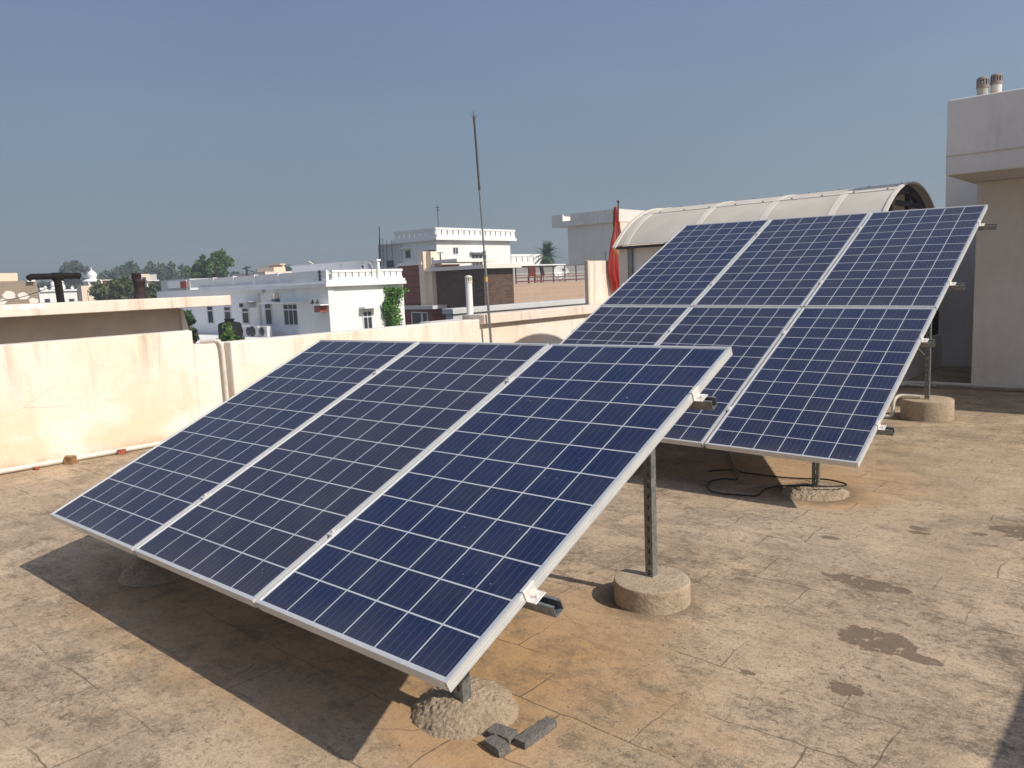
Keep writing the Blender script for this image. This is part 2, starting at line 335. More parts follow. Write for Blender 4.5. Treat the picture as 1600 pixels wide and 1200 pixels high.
def translucent(m, f):
    n, l = m.node_tree.nodes, m.node_tree.links
    tr = n.new('ShaderNodeBsdfTranslucent'); tr.inputs[0].default_value = (.72, .66, .56, 1); mx = n.new('ShaderNodeMixShader'); mx.inputs[0].default_value = f
    l.new(n['Principled BSDF'].outputs[0], mx.inputs[1]); l.new(tr.outputs[0], mx.inputs[2]); l.new(mx.outputs[0], n['Material Output'].inputs['Surface'])
translucent(M['sheet'], .28)
M['batten'] = simple('batten strip', (.66, .62, .545), .75, .08, 5)
M['darkmetal'] = simple('dark painted steel', (.022, .022, .024), .5, .2, 10)
M['black'] = simple('black bitumen paint', (.010, .009, .009), .8, .3, 12, 0, .3, .2)
def rust_mat():
    t = NT('rusty black pipe'); n = t.noise(9, 6, .7)
    t.set(t.mix(t.ramp(n, .45, .65), (.012, .010, .010), (.045, .020, .015)), .8); t.bump(n, .6, .02); return t.m
M['rust'] = rust_mat()
M['pvc'] = simple('weathered pvc', (.64, .60, .53), .6, .12, 12)
M['pvc_white'] = simple('white pvc', (.78, .77, .74), .5, .05, 8)
M['pipegrey'] = simple('grey cement pipe', (.40, .38, .33), .8, .15, 14)
M['capgrey'] = simple('weathered cowl', (.25, .21, .175), .85, .2, 16)
M['cable'] = simple('black cable', (.012, .012, .013), .55, .2, 30)
M['glass'] = simple('dark window glass', (.035, .04, .05), .12, .3, 2)
M['frame'] = simple('window frame paint', (.62, .63, .64), .6, .08, 8)
def brick_mat(name, a, b, mort, bw, rh, ms=.01, rot=False):
    t = NT(name)
    sep = t.n.new('ShaderNodeSeparateXYZ'); t.l.new(t.obj(), sep.inputs[0]); cb = t.n.new('ShaderNodeCombineXYZ')
    t.put(cb.inputs[0], t.m2('ADD', sep.outputs[0], sep.outputs[1])); t.put(cb.inputs[1], sep.outputs[2])
    br = t.add('ShaderNodeTexBrick', 0, {'offset': .5}, Vector=cb.outputs[0], Color1=a, Color2=b, Mortar=mort, Scale=1.0, Mortar_Size=ms, Brick_Width=bw, Row_Height=rh)
    c = t.mix(t.ramp(t.noise(.9, 5), .4, .7, 0, .45), br, tuple(.55 * (i + j) for i, j in zip(a, b)))
    t.set(c, .9, 0, .2); t.bump(br, .3, .03); return t.m
M['brick'] = brick_mat('brown split brick', (.085, .052, .038), (.15, .095, .07), (.05, .035, .028), .34, .10, .012)
M['tile'] = brick_mat('brown wall tile', (.40, .29, .215), (.44, .32, .24), (.47, .36, .28), 1.9, .30, .02)
M['rawbrick'] = brick_mat('raw brick wall', (.30, .235, .175), (.235, .18, .13), (.34, .29, .23), .5, .16, .02)
def wood_mat():
    t = NT('red wood cladding')
    g = t.noise(2.2, 6, .65, t.mp((1, 1, 9))); s = t.add('ShaderNodeTexWave', 0, {'bands_direction': 'Z'}, Vector=t.obj(), Scale=.9, Distortion=.4)
    c = t.mix(t.ramp(g, .35, .7), (.24, .05, .028), (.095, .016, .011)); c = t.mix(t.ramp(s, .0, .12, .7, 0), c, (.02, .006, .005))
    t.set(c, .55); return t.m
M['wood'] = wood_mat()
M['redrail'] = simple('dark red railing paint', (.16, .03, .022), .5, .2, 5)
M['redcloth'] = None
def flag_mat():
    t = NT('faded red flag'); n = t.noise(2.6, 5, .6)
    c = t.mix(t.ramp(n, .40, .66), (.36, .022, .016), (.28, .06, .035)); c = t.mix(t.ramp(t.noise(4.2, 4, .6, t.mp((1, 1, .5), (5, 2, 1))), .60, .68, 0, .65), c, (.48, .33, .12))
    t.set(c, .85); t.b.inputs['Transmission Weight'].default_value = 0; return t.m
M['flag'] = flag_mat()
M['yellowtape'] = simple('yellow tape', (.62, .42, .10), .6, .1, 20)
M['rodbrown'] = simple('brown rusted rod', (.085, .068, .064), .6, .3, 20, .3)
M['orangered'] = simple('faded red paint', (.33, .075, .045), .7, .2, 5)
def leaf_mat(name, a, b, sc=.8):
    t = NT(name); n = t.noise(sc, 4, .6); k = t.noise(sc * 9, 2)
    c = t.mix(t.ramp(n, .35, .65), a, b); c = t.mix(t.ramp(k, .4, .7, 0, .4), c, tuple(1.5 * q for q in b))
    t.set(c, .6, 0, .3)
    for k_ in ('Transmission Weight',): t.b.inputs[k_].default_value = 0
    t.b.inputs['Subsurface Weight'].default_value = 0
    return t.m
M['leaf_grey'] = leaf_mat('eucalyptus leaves', (.050, .072, .045), (.075, .10, .06), .35)
M['leaf_green'] = leaf_mat('green leaves', (.040, .085, .018), (.075, .135, .028), .5)
M['leaf_bush'] = leaf_mat('bush leaves', (.045, .07, .022), (.09, .105, .035), .6)
M['leaf_vine'] = leaf_mat('vine leaves', (.055, .14, .012), (.10, .23, .025), 1.4)
M['leaf_palm'] = leaf_mat('palm leaves', (.028, .062, .024), (.05, .09, .032), .6)
M['bark'] = simple('bark', (.19, .15, .115), .9, .3, 5, 0, .4)
def ground_mat():
    t = NT('town ground'); n = t.noise(.02, 8, .65); k = t.noise(.4, 5)
    c = t.mix(t.ramp(n, .4, .6), (.16, .13, .09), (.07, .09, .04)); t.set(t.mix(t.ramp(k, .3, .7, 0, .5), c, (.20, .17, .13)), .95); return t.m
M['ground'] = ground_mat()

# ------------------------------------------------------------------ ground and terrace floor
GZ = -7.0
b = MB(); b.box(-2500, 2500, -2500, 2500, GZ - .5, GZ); tag(b.build('ground', M['ground']), kind='structure')
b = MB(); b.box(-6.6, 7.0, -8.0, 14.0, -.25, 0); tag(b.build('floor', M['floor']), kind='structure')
b = MB((0, 3, GZ)); b.box(-6.55, 6.95, -7.95, 13.95, GZ, -.25)
tag(b.build('house', M['cream_plain']), 'cream house whose flat roof terrace carries the solar panels', 'house')

# ------------------------------------------------------------------ parapet walls
o = thing('parapet_wall', (-6.45, .0, 0), 'tall cream sunlit parapet wall under the long flat slab roof', 'wall')
b = MB(o.location); b.box(-6.58, -6.33, -8, 2.548, 0, 1.122); b.box(-6.58, -6.33, 2.548, 2.89, 0, .970); b.build('wall', M['cream'], o, .006)
o = thing('parapet_wall', (-6.32, 5.5, 0), 'cream parapet wall behind the front solar panels with curved shadow on it', 'wall')
b = MB(o.location); b.box(-6.45, -6.2, 2.892, 14, 0, .975); b.build('wall', M['cream'], o, .012)
b = MB(o.location); b.box(-6.55, -6.11, 6.74, 14, .905, 1.035); b.build('coping', M['cream_plain'], o, .008)
o = thing('parapet_wall', (-6.7, 11.5, 0), 'raised cream wall block beside the brown tiled terrace, left of the red flag', 'wall')
b = MB(o.location); b.box(-6.655, -6.6, 10.0, 13.6, .98, 1.79); b.build('wall', M['cream_plain'], o, .01)
b = MB(o.location); b.box(-6.66, -6.58, 9.94, 9.998, .98, 1.80); b.build('end_pier', M['soffit'], o, .01)
# a wall beyond the right edge of the frame, whose shadow reaches the corner of the view
o = thing('parapet_wall', (2.5, 1, 0), 'right-hand parapet wall of the terrace, its shadow on the floor at the corner', 'wall')
b = MB(o.location); b.box(2.40, 2.62, -8, 8.6, 0, 1.05); b.build('wall', M['cream'], o, .012)

# vent pipe on the back of the parapet, and the neighbour's low grey wall
P = at(735, 499, x=-6.9)
o = thing('vent_pipe', (P.x, P.y, .95), 'white vent pipe with slotted cap in front of the dark brick wall', 'pipe')
def slotted_pipe(o, r, h, mp_, mc):
    b = MB(); b.lathe([(r, 0), (r, h - r * 2.2)], (0, 0, 0), 20); b.build('pipe', mp_, o)
    b = MB(); z0 = h - r * 2.2
    b.lathe([(r * 1.12, z0), (r * 1.12, z0 + r * .6)], (0, 0, 0), 20)
    for k in range(12):
        a = 2 * PI * k / 12
        b.obox((r * 1.0 * math.cos(a), r * 1.0 * math.sin(a), z0 + r * 1.1), (math.cos(a), math.sin(a), 0), (-math.sin(a), math.cos(a), 0), (0, 0, 1), r * .16, r * .26, r * 1.1)
    b.lathe([(r * 1.1, z0 + r * 1.6), (r * 1.0, z0 + r * 1.95), (r * .45, z0 + r * 2.2), (.002, z0 + r * 2.2)], (0, 0, 0), 20)
    b.build('slotted_cap', mc, o)
slotted_pipe(o, .052, .66, M['pvc_white'], M['pvc'])
b = MB((P.x, P.y, .9)); b.box(P.x - .25, -6.56, 6.45, 7.45, .90, .952); tag(b.build('ledge_slab', M['blocktop'], None, .008), 'small grey slab under the white vent pipe behind the parapet', 'slab')
b = MB((-9, 10, GZ)); b.box(-9.2, -9.0, 8.98, 16, GZ, .93); b.box(-9.25, -8.95, 8.93, 16, .93, 1.035)
tag(b.build('neighbour_wall', M['greywall'], None, .01), "neighbour's low grey wall top just beyond the parapet behind the vent pipe", 'wall')

# rain pipe over the wall, conduit along its foot, rubble
b = MB((-6.28, 2.84, 0)); b.tube([(-6.50, 2.72, .985), (-6.36, 2.78, 1.0), (-6.30, 2.82, .99), (-6.285, 2.835, .95), (-6.28, 2.84, .88), (-6.28, 2.845, .05)], .021, 12)
tag(b.build('rain_pipe', M['pvc']), 'cream rain pipe bent over the wall top and running down beside the pilaster', 'pipe')
b = MB((-6.28, 0, .03)); b.tube([(-6.28, -7.5, .03), (-6.285, .7, .03), (-6.25, 2.1, .028), (-6.2, 5.0, .03)], .024, 10)
tag(b.build('conduit_pipe', M['pvc']), 'grey conduit pipe lying along the foot of the left wall', 'pipe')
rng = random.Random(4)
def chunk(name, c, sx, sy, sz, rz, m, label, cat, group, jit=.18, seed=1, tilt=0):
    r = random.Random(seed); b = MB(); n = 5
    import bmesh
    bm = bmesh.new(); bmesh.ops.create_cube(bm, size=1); bmesh.ops.subdivide_edges(bm, edges=bm.edges[:], cuts=4, use_grid_fill=True)
    for v in bm.verts:
        p = Vector((v.co.x * sx, v.co.y * sy, v.co.z * sz))
        d = mnoise.noise_vector(p * 9 + Vector((seed * 3.1, 0, 0))) * jit * min(sx, sy, sz) + mnoise.noise_vector(p * 34 + Vector((seed, 5, 0))) * jit * .5 * min(sx, sy, sz)
        k = v.co.normalized() * (-.05 * min(sx, sy, sz) if v.co.length > .75 else 0)
        v.co = p + d + k
    bmesh.ops.translate(bm, verts=bm.verts[:], vec=(0, 0, sz * .5 - .004))
    me = bpy.data.meshes.new(name); bm.to_mesh(me); bm.free(); me.materials.append(m)
    o = bpy.data.objects.new(name, me); COL.objects.link(o); o.location = c; o.rotation_euler = (tilt, 0, rz)
    return tag(o, label, cat, group)
chunk('brick_piece', (-6.2, 1.22, 0), .10, .075, .07, .4, M['brickbit'], 'brown broken brick lying on the conduit at the left wall foot', 'brick piece', 'broken bricks at the wall', .3, 2)
chunk('brick_piece', (-6.22, 1.68, 0), .07, .05, .05, 1.2, M['orangered'], 'small red brick bit at the wall foot near the panel corner', 'brick piece', 'broken bricks at the wall', .3, 3)
chunk('brick_piece', (-6.22, .93, 0), .05, .03, .03, .2, M['orangered'], 'tiny red brick crumb left of the brown broken brick', 'brick piece', 'broken bricks at the wall', .3, 5)

# the three stone offcuts by the rough footing
Q = at(838, 1150, z=0)
dQ = at(862, 1134, z=0) - at(812, 1170, z=0)
chunk('stone_offcut', (Q.x, Q.y, 0), 0.168, .046, .029, math.atan2(dQ.y, dQ.x), M['stone'], 'long dark grey stone bar lying on the floor near the mortar mound', 'stone', 'stone offcuts on the floor', .08, 7)
Q = at(785, 1152, z=0)
chunk('stone_offcut', (Q.x, Q.y, 0), .090, .055, .030, math.radians(8), M['stone'], 'blackish flat stone piece lying against the mortar mound', 'stone', 'stone offcuts on the floor', .12, 9)
Q = at(778, 1172, z=0)
chunk('stone_offcut', (Q.x, Q.y, 0), .080, .048, .032, math.radians(-12), M['stone'], 'short dark stone block nearest the camera in front of the mound', 'stone', 'stone offcuts on the floor', .12, 11)

# loose grit and crumbs of mortar swept about the floor
rng = random.Random(77); b = MB()
for i in range(900):
    k = rng.random()
    if k < .35: x, y = rng.gauss(-.3, .35), rng.gauss(.45, .35)
    elif k < .5: x, y = rng.gauss(-.3, .3), rng.gauss(1.5, .3)
    elif k < .6: x, y = -6.28 + abs(rng.gauss(0, .12)), rng.uniform(0, 3)
    else: x, y = rng.uniform(-2.5, 1.2), rng.uniform(-.2, 4.5)
    r = rng.choice((.0007, .001, .001, .0015, .0024)) * rng.uniform(.8, 1.3)
    b.obox((x, y, r * .6), (rng.gauss(0, 1), rng.gauss(0, 1), rng.gauss(0, .3)), (rng.gauss(0, 1), rng.gauss(0, 1), .2), (rng.gauss(0, .3), rng.gauss(0, .3), 1), r * 2.2, r * 1.7, r * 1.4)
tag(b.build('grit', M['mound']), 'loose sandy grit scattered over the terrace floor', 'grit', kind='stuff')

# ------------------------------------------------------------------ solar panels
FH = .038
def frame_mesh():
    b = MB()
    # side bars: stepped profile with two grooves on the outer face
    prof = [(0, -FH), (0, -.029), (.0022, -.028), (.0022, -.0265), (0, -.0255), (0, -.0175), (.0022, -.0165), (.0022, -.015), (0, -.014), (0, 0), (.0098, 0), (.0098, -.004), (.005, -.004), (.005, -FH)]
    b.prism(prof, (0, PL, 0), (0, 0, 0), (1, 0, 0), (0, 0, 1))
    b.prism([(-p[0], p[1]) for p in prof], (0, PL, 0), (PW, 0, 0), (1, 0, 0), (0, 0, 1))
    prof2 = [(0, -FH), (0, 0), (.0115, 0), (.0115, -.004), (.005, -.004), (.005, -FH)]
    b.prism(prof2, (PW - .0234, 0, 0), (.0117, .0004, -.0003), (0, 1, 0), (0, 0, 1))
    b.prism([(-p[0], p[1]) for p in prof2], (PW - .0234, 0, 0), (.0117, PL - .0004, -.0003), (0, 1, 0), (0, 0, 1))
    return b
frame_proto = None
def make_panel():
    t = thing('solar_panel', (0, 0, 0), 'x', 'solar panel', 'solar panels on the terrace')
    frame_mesh().build('frame', M['alu'], t)
    b = MB(); b.box(.006, PW - .006, .006, PL - .006, -.009, -.0035); b.build('cell_sheet', M['cells'], t)
    b = MB(); b.box(PW / 2 - .06, PW / 2 + .06, PL - .20, PL - .10, -.032, -.0092); b.build('junction_box', M['black'], t, .004)
    return t
AF = (Vector((.00667, -.00566, .38069)), Euler((.41323, -.00605, -.0015), 'XYZ'))
AB = (Vector((.04315, 3.37905, .32652)), Euler((.43986, .01676, .0133), 'XYZ'))
proto = make_panel()
LBL = {('f', 0): 'right panel of the front row, its lower corner above the mortar mound',
       ('f', 1): 'middle panel of the front three-panel row',
       ('f', 2): 'left panel of the front row, beside the cream wall',
       ('l', 0): 'right panel in the lower rank of the rear array',
       ('l', 1): 'middle panel in the lower rank of the rear array, half hidden',
       ('l', 2): 'left panel in the lower rank of the rear array, mostly hidden',
       ('u', 0): 'top right panel of the rear array, in front of the grey stair block',
       ('u', 1): 'top middle panel of the rear array, below the arched canopy',
       ('u', 2): 'top left panel of the rear array, nearest the red flag'}
first = True
for row, A, yo in (('f', AF, 0), ('l', AB, 0), ('u', AB, PL + PG)):
    Mx = A[1].to_matrix()
    for i in range(3):
        t = proto if first else copy_tree(proto); first = False
        t.location = A[0] + Mx @ Vector((-(i + 1) * PW - i * PG, yo, 0)); t.rotation_euler = A[1]
        t['label'] = 'blue ' + LBL[(row, i)]
        for ch in t.children:
            if ch.name.startswith('cell_sheet'): ch.color = ({('f', 0): .02, ('f', 1): .5, ('f', 2): .42, ('l', 0): .12, ('l', 1): .28, ('l', 2): .45, ('u', 0): .32, ('u', 1): .36, ('u', 2): .22}[(row, i)], 0, 0, 1)

# ------------------------------------------------------------------ mounting racks
def channel(mb, M4, x0, x1, wd=.041, ht=.041, th=.0025):
    """C channel along local X, open side up, in frame M4 (Matrix 4x4), top at z=0"""
    R3 = M4.to_3x3(); T = M4.translation
    h = wd / 2; lip = .009
    prof = [(-h, -ht), (h, -ht), (h, 0), (h - lip, 0), (h - lip, -th), (h - th, -th), (h - th, -ht + th), (-h + th, -ht + th), (-h + th, -th), (-h + lip, -th), (-h + lip, 0), (-h, 0)]
    # split in convex strips: base, two walls, two lips
    for (a0, a1, z0, z1) in ((-h, h, -ht, -ht + th), (-h, -h + th, -ht + th, 0), (h - th, h, -ht + th, 0), (-h + th, -h + lip, -th, 0), (h - lip, h - th, -th, 0)):
        mb.obox(T + R3 @ Vector(((x0 + x1) / 2, (a0 + a1) / 2, (z0 + z1) / 2)), R3.col[0], R3.col[1], R3.col[2], x1 - x0, a1 - a0, z1 - z0)
def slotted_post(mb, x, y, z0, z1, wd=.041):
    """vertical C channel; slotted web towards -Y, flanges along +Y"""
    h = wd / 2; th = .0028; s = .0065
    mb.box(x - h, x - s, y, y + th, z0, z1); mb.box(x + s, x + h, y, y + th, z0, z1)
    z = z0
    while z < z1:
        mb.box(x - s, x + s, y + .0002, y + th - .0002, z, min(z + .026, z1)); z += .052
    mb.box(x + h - th, x + h, y + th, y + wd, z0, z1); mb.box(x - h, x - h + th, y + th, y + wd, z0, z1)
    mb.box(x + h - .009, x + h - th, y + wd - th, y + wd, z0, z1); mb.box(x - h + th, x - h + .009, y + wd - th, y + wd, z0, z1)
def clamp_end(mb, T, R3, b_, x, sgn=1):
    def bx(x0, x1, y0, y1, z0, z1):
        mb.obox(T + R3 @ Vector((x + sgn * (x0 + x1) / 2, b_ + (y0 + y1) / 2, (z0 + z1) / 2)), R3.col[0], R3.col[1], R3.col[2], x1 - x0, y1 - y0, z1 - z0)
    bx(-.012, .003, -.028, .028, .0005, .004); bx(.0008, .004, -.028, .028, -FH, .0004); bx(.0042, .040, -.028, .028, -FH + .0004, -FH + .0035)
    mb.tube([T + R3 @ Vector((x + sgn * .022, b_, -FH + .0036)), T + R3 @ Vector((x + sgn * .022, b_, -FH + .013))], .0065, 6)
def clamp_mid(mb, T, R3, b_, x):
    mb.obox(T + R3 @ Vector((x, b_, .0022)), R3.col[0], R3.col[1], R3.col[2], .036, .045, .003)
    mb.obox(T + R3 @ Vector((x, b_, -.018)), R3.col[0], R3.col[1], R3.col[2], .012, .045, .036)
    mb.tube([T + R3 @ Vector((x, b_, .0038)), T + R3 @ Vector((x, b_, .010))], .006, 6)
def rack(label, A, rails, posts, braces, loc):
    t = thing('mounting_rack', loc, label, 'mounting rack', 'steel racks under the panels')
    R3 = A[1].to_matrix(); T = A[0]
    for b_, xr in rails:
        mb = MB(loc); fm = Matrix.Translation(T + R3 @ Vector((0, b_, -FH - .0005))) @ R3.to_4x4()
        channel(mb, fm, -3 * PW - 2 * PG - .07, xr); mb.build('rail', M['galv'], t)
        for sg, x in ((1, 0), (-1, -3 * PW - 2 * PG)):
            mb = MB(loc); clamp_end(mb, T, R3, b_, x, sg); mb.build('clamp', M['alu_bright'], t, .0008, 1)
        for k in (1, 2):
            mb = MB(loc); clamp_mid(mb, T, R3, b_, -k * PW - (k - .5) * PG); mb.build('clamp', M['alu_bright'], t, .0008, 1)
    for x, y, z0, z1 in posts:
        mb = MB(loc); slotted_post(mb, x, y, z0, z1); mb.build('post', M['galv'], t)
    for p0, p1 in braces:
        mb = MB(loc); p0 = Vector(p0); p1 = Vector(p1); d = p1 - p0; yv = Vector((0, 1, 0)) if abs(d.y) < .9 * d.length else Vector((1, 0, 0)); n = d.cross(yv).normalized()
        mb.obox((p0 + p1) / 2, d, yv, n, d.length, .034, .003); mb.obox((p0 + p1) / 2 + n * .018, d, yv, n, d.length, .003, .034)
        mb.build('brace', M['galv'], t)
    return t
def zof(A, x, y, off=-FH - .042):
    R3 = A[1].to_matrix(); n = R3.col[2]; o_ = A[0] + n * off
    return o_.z - (n.x * (x - o_.x) + n.y * (y - o_.y)) / n.z
pf = []
for x, xh in ((-.300, -.325), (-2.66, -2.66)):
    for y in (.330, 1.610):
        pf.append((x if y < 1 else xh, y, .03, zof(AF, x, y + .02) + .012))
rack('grey slotted steel rack carrying the front row of three panels', AF, [(.40, .10), (1.59, .075)], pf, [], (-1.5, .9, 0))
pb = []
for x, xs in ((-.35, -.42), (-2.7, -2.7)):
    for y, xx in ((3.755, x), (6.86, xs)):
        pb.append((xx, y, .05, zof(AB, xx, y + .02) + (.010 if y < 5 else .02)))
rack('grey slotted steel rack carrying the six rear panels', AB, [(.43, .085), (1.53, .08), (2.42, .10), (3.56, .13)], pb,
     [((-.42, 6.90, .58), (-1.12, 6.90, 1.30)), ((-2.7, 6.90, .58), (-2.0, 6.90, 1.30))], (-1.5, 5.1, 0))

# concrete footings
def pier(x, y, r, h, label, seed=1):
    b = MB((x, y, 0)); seg = 72; rr = []
    prof = [(r * 1.0, -.01), (r * 1.0, h * .3), (r * .998, h * .8), (r * .995, h * .955), (r * .985, h * .99), (r * .96, h), (r * .7, h * 1.01), (r * .4, h * 1.0), (.004, h * 1.01)]
    vs = []
    for q, z in prof:
        for k in range(seg):
            a = 2 * PI * k / seg; p = Vector((x + q * math.cos(a), y + q * math.sin(a), z))
            d = mnoise.noise(p * 14 + Vector((seed, 0, 0))) * .004 + mnoise.noise(p * 55) * .0025
            p += Vector((math.cos(a), math.sin(a), .6 if z >= h * .95 else 0)) * d; vs.append(p)
    n = len(prof); b.add(vs, [(i * seg + k, i * seg + (k + 1) % seg, (i + 1) * seg + (k + 1) % seg, (i + 1) * seg + k) for i in range(n - 1) for k in range(seg)], True)
    return tag(b.build('concrete_footing', M['pier']), label, 'footing', 'concrete footings of the racks')
def mound(x, y, r, h, label, seed=1):
    b = MB((x, y, 0)); seg = 170; nr = 52; vs = []
    for i in range(nr + 1):
        f = i / nr
        for k in range(seg):
            a = 2 * PI * k / seg
            R_ = r * (1 + .07 * mnoise.noise(Vector((math.cos(a) * 1.6, math.sin(a) * 1.6, seed * 2.3))))
            q = R_ * (1 - f); z = h * (1 - (1 - f) ** 2.6) - .008
            p = Vector((x + q * math.cos(a), y + q * math.sin(a), z))
            s_ = Vector((p.x, p.y, p.z + seed))
            d = mnoise.noise(s_ * 75) * .0055 + mnoise.noise(s_ * 150) * .0045 + mnoise.noise(s_ * 22) * .005
            e = min(1, (1 - f) * 3)
            p += Vector((math.cos(a) * (1 - f) * e, math.sin(a) * (1 - f) * e, .8)) * d * (1 if f > .02 else .3); vs.append(p)
    b.add(vs, [(i * seg + k, i * seg + (k + 1) % seg, (i + 1) * seg + (k + 1) % seg, (i + 1) * seg + k) for i in range(nr) for k in range(seg)], True)
    return tag(b.build('concrete_footing', M['mound']), label, 'footing', 'concrete footings of the racks')
mound(-.335, .395, .193, .088, 'rough domed mortar mound under the near post, beside the stone offcuts', 1)
mound(-2.66, .37, .20, .11, 'rough mound footing in shadow under the left front panel', 2)
pier(-.305, 1.60, .174, .102, 'round cylindrical concrete footing of the tall front post', 1)
pier(-2.66, 1.62, .185, .115, 'round footing hidden behind the left front panels', 2)
mound(-.35, 3.76, .225, .055, 'low flat mortar footing of the rear array with black cable across it', 3)
mound(-2.7, 3.76, .22, .06, 'low footing behind the front panels under the rear array', 4)
pier(-.43, 6.93, .235, .19, 'pitted cylindrical footing of the rear post, with conduit over its top', 3)
pier(-2.7, 6.93, .235, .19, 'far cylindrical footing hidden behind the rear array', 4)

# black cable on the floor under the rear array
cz = .012
def smooth(pts, n=6):
    pts = [Vector(p) for p in pts]; out = []
    for i in range(len(pts) - 1):
        p0, p1, p2, p3 = pts[max(i - 1, 0)], pts[i], pts[i + 1], pts[min(i + 2, len(pts) - 1)]
        for k in range(n):
            t = k / n; out.append(.5 * ((2 * p1) + (p2 - p0) * t + (2 * p0 - 5 * p1 + 4 * p2 - p3) * t * t + (3 * p1 - p0 - 3 * p2 + p3) * t ** 3))
    return out + [pts[-1]]
px_ = [(1040, 690), (1090, 697), (1135, 707), (1141, 720), (1147, 731), (1160, 738), (1182, 741), (1225, 746), (1262, 748)]
pts = [at(u, v, z=cz) for u, v in px_] + [at(1290, 749, z=.05), at(1315, 754, z=.06), at(1322, 758, z=.058), at(1300, 760, z=.065), at(1260, 759, z=.067)] + [at(u, v, z=cz) for u, v in [(1222, 759), (1196, 764), (1184, 774), (1165, 774), (1120, 770), (1106, 763), (1108, 753), (1130, 748), (1150, 749), (1152, 741), (1142, 734), (1107, 736)]]
b = MB(pts[4]); b.tube(smooth(pts, 5), .0058, 8); tag(b.build('cable', M['cable']), 'black cable looped on the floor under the rear array', 'cable')

# conduit on the rear footing
b = MB((-.7, 6.75, 0))
b.tube(smooth([(-1.5, 6.62, .025), (-.95, 6.66, .025), (-.74, 6.70, .025), (-.69, 6.72, .05), (-.685, 6.75, .17), (-.66, 6.80, .215), (-.6, 6.83, .22), (-.47, 6.85, .215)], 4), .017, 10)
tag(b.build('conduit_pipe', M['pvc']), 'grey conduit climbing over the pitted rear footing to the post', 'pipe')

# lightning rod
rq = at(767, 533, x=-6.06); rb = at(740, 175, x=-6.06); ra = rq - (rb - rq) * (rq.z / (rb.z - rq.z)); dv = (rb - ra) * (3.743 / rb.z)
def rp(z): return ra + dv * (z / 3.743)
o = thing('lightning_rod', ra, 'tall thin leaning lightning rod with spiked tip rising above the roofs', 'lightning rod')
b = MB(ra); b.tube([rp(0), rp(1.86)], .0185, 12); b.build('lower_pole', M['galv'], o)
b = MB(ra); b.tube([rp(1.80), rp(1.93)], .0225, 12); b.tube([rp(1.84), rp(1.86) + Vector((.05, -.01, 0))], .006, 6); b.build('coupling', M['galv'], o)
b = MB(ra); b.tube([rp(1.5), rp(1.57)], .0195, 12); b.build('tape', M['yellowtape'], o)
b = MB(ra); b.tube([rp(1.93), rp(2.79)], .0125, 10); b.build('middle_pole', M['galv'], o)
b = MB(ra); b.tube([rp(2.77), rp(3.72)], .0145, 10); b.tube([rp(2.76), rp(2.80)], .018, 10); b.build('upper_rod', M['rodbrown'], o)
b = MB(ra)
for k in range(6):
    a = 2 * PI * k / 6; d = Vector((math.cos(a) * .06, math.sin(a) * .06, .065)) if k else Vector((0, 0, .12))
    b.tube([rp(3.70), rp(3.70) + d], .006, 6, .002)
b.lathe([(.004, -.02), (.02, 0), (.012, .02)], rp(3.70), 10); b.build('spikes', M['rodbrown'], o)

# ------------------------------------------------------------------ stair block on the right
o = thing('stair_block', (2.2, 10, 0), 'grey cream plastered stair block with overhanging water tank box on the right', 'building')
b = MB(o.location); b.box(-.475, 5.5, 9.07, 13.9, 0, 2.392); b.build('wall', M['blockwall'], o, .012)
b = MB(o.location); b.box(-1.40, -.476, 11.3, 13.9, 0, 2.0); b.box(-1.30, -.476, 11.3, 13.9, 2.0, 2.9); b.build('recess_wall', M['recess'], o, .01)
b = MB(o.location); b.box(-.555, 5.8, 7.95, 13.95, 2.393, 3.155); b.build('overhang', M['blocktop'], o, .012)
b = MB(o.location); b.box(-.56, 5.81, 7.942, 8.3, 2.585, 2.592); b.build('joint_line', M['soffit'], o)
for k, (dx, dy, rr, hh) in enumerate(((0, 0, .055, .28), (.115, .06, .052, .30))):
    p = thing('vent_pipe', (-.345 + dx, 8.5 + dy, 3.155), ['left grey vent pipe with slotted cap on the overhanging block', 'right white vent pipe with slotted cap on the overhanging block'][k], 'pipe', 'vent pipes on the stair block')
    slotted_pipe(p, rr, hh, [M['pipegrey'], M['pvc']][k], M['capgrey'])
b = MB((0, 9.0, .04)); b.tube([(-1.62, 8.15, .03), (-1.28, 8.80, .05), (-1.17, 8.97, .055), (-.9, 9.02, .055), (0, 9.03, .05), (5.2, 9.03, .045)], .023, 10)
for xx in (-.85, .1, .9): b.obox((xx, 9.03, .05), (1, 0, 0), (0, 1, 0), (0, 0, 1), .03, .055, .06)
b.tube([(-1.62, 8.10, .02), (-1.25, 8.72, .04), (-1.14, 8.90, .045), (-.9, 8.945, .03)], .016, 8)
tag(b.build('conduit_pipe', M['pvc']), 'grey conduit pipe along the foot of the stair block wall', 'pipe')

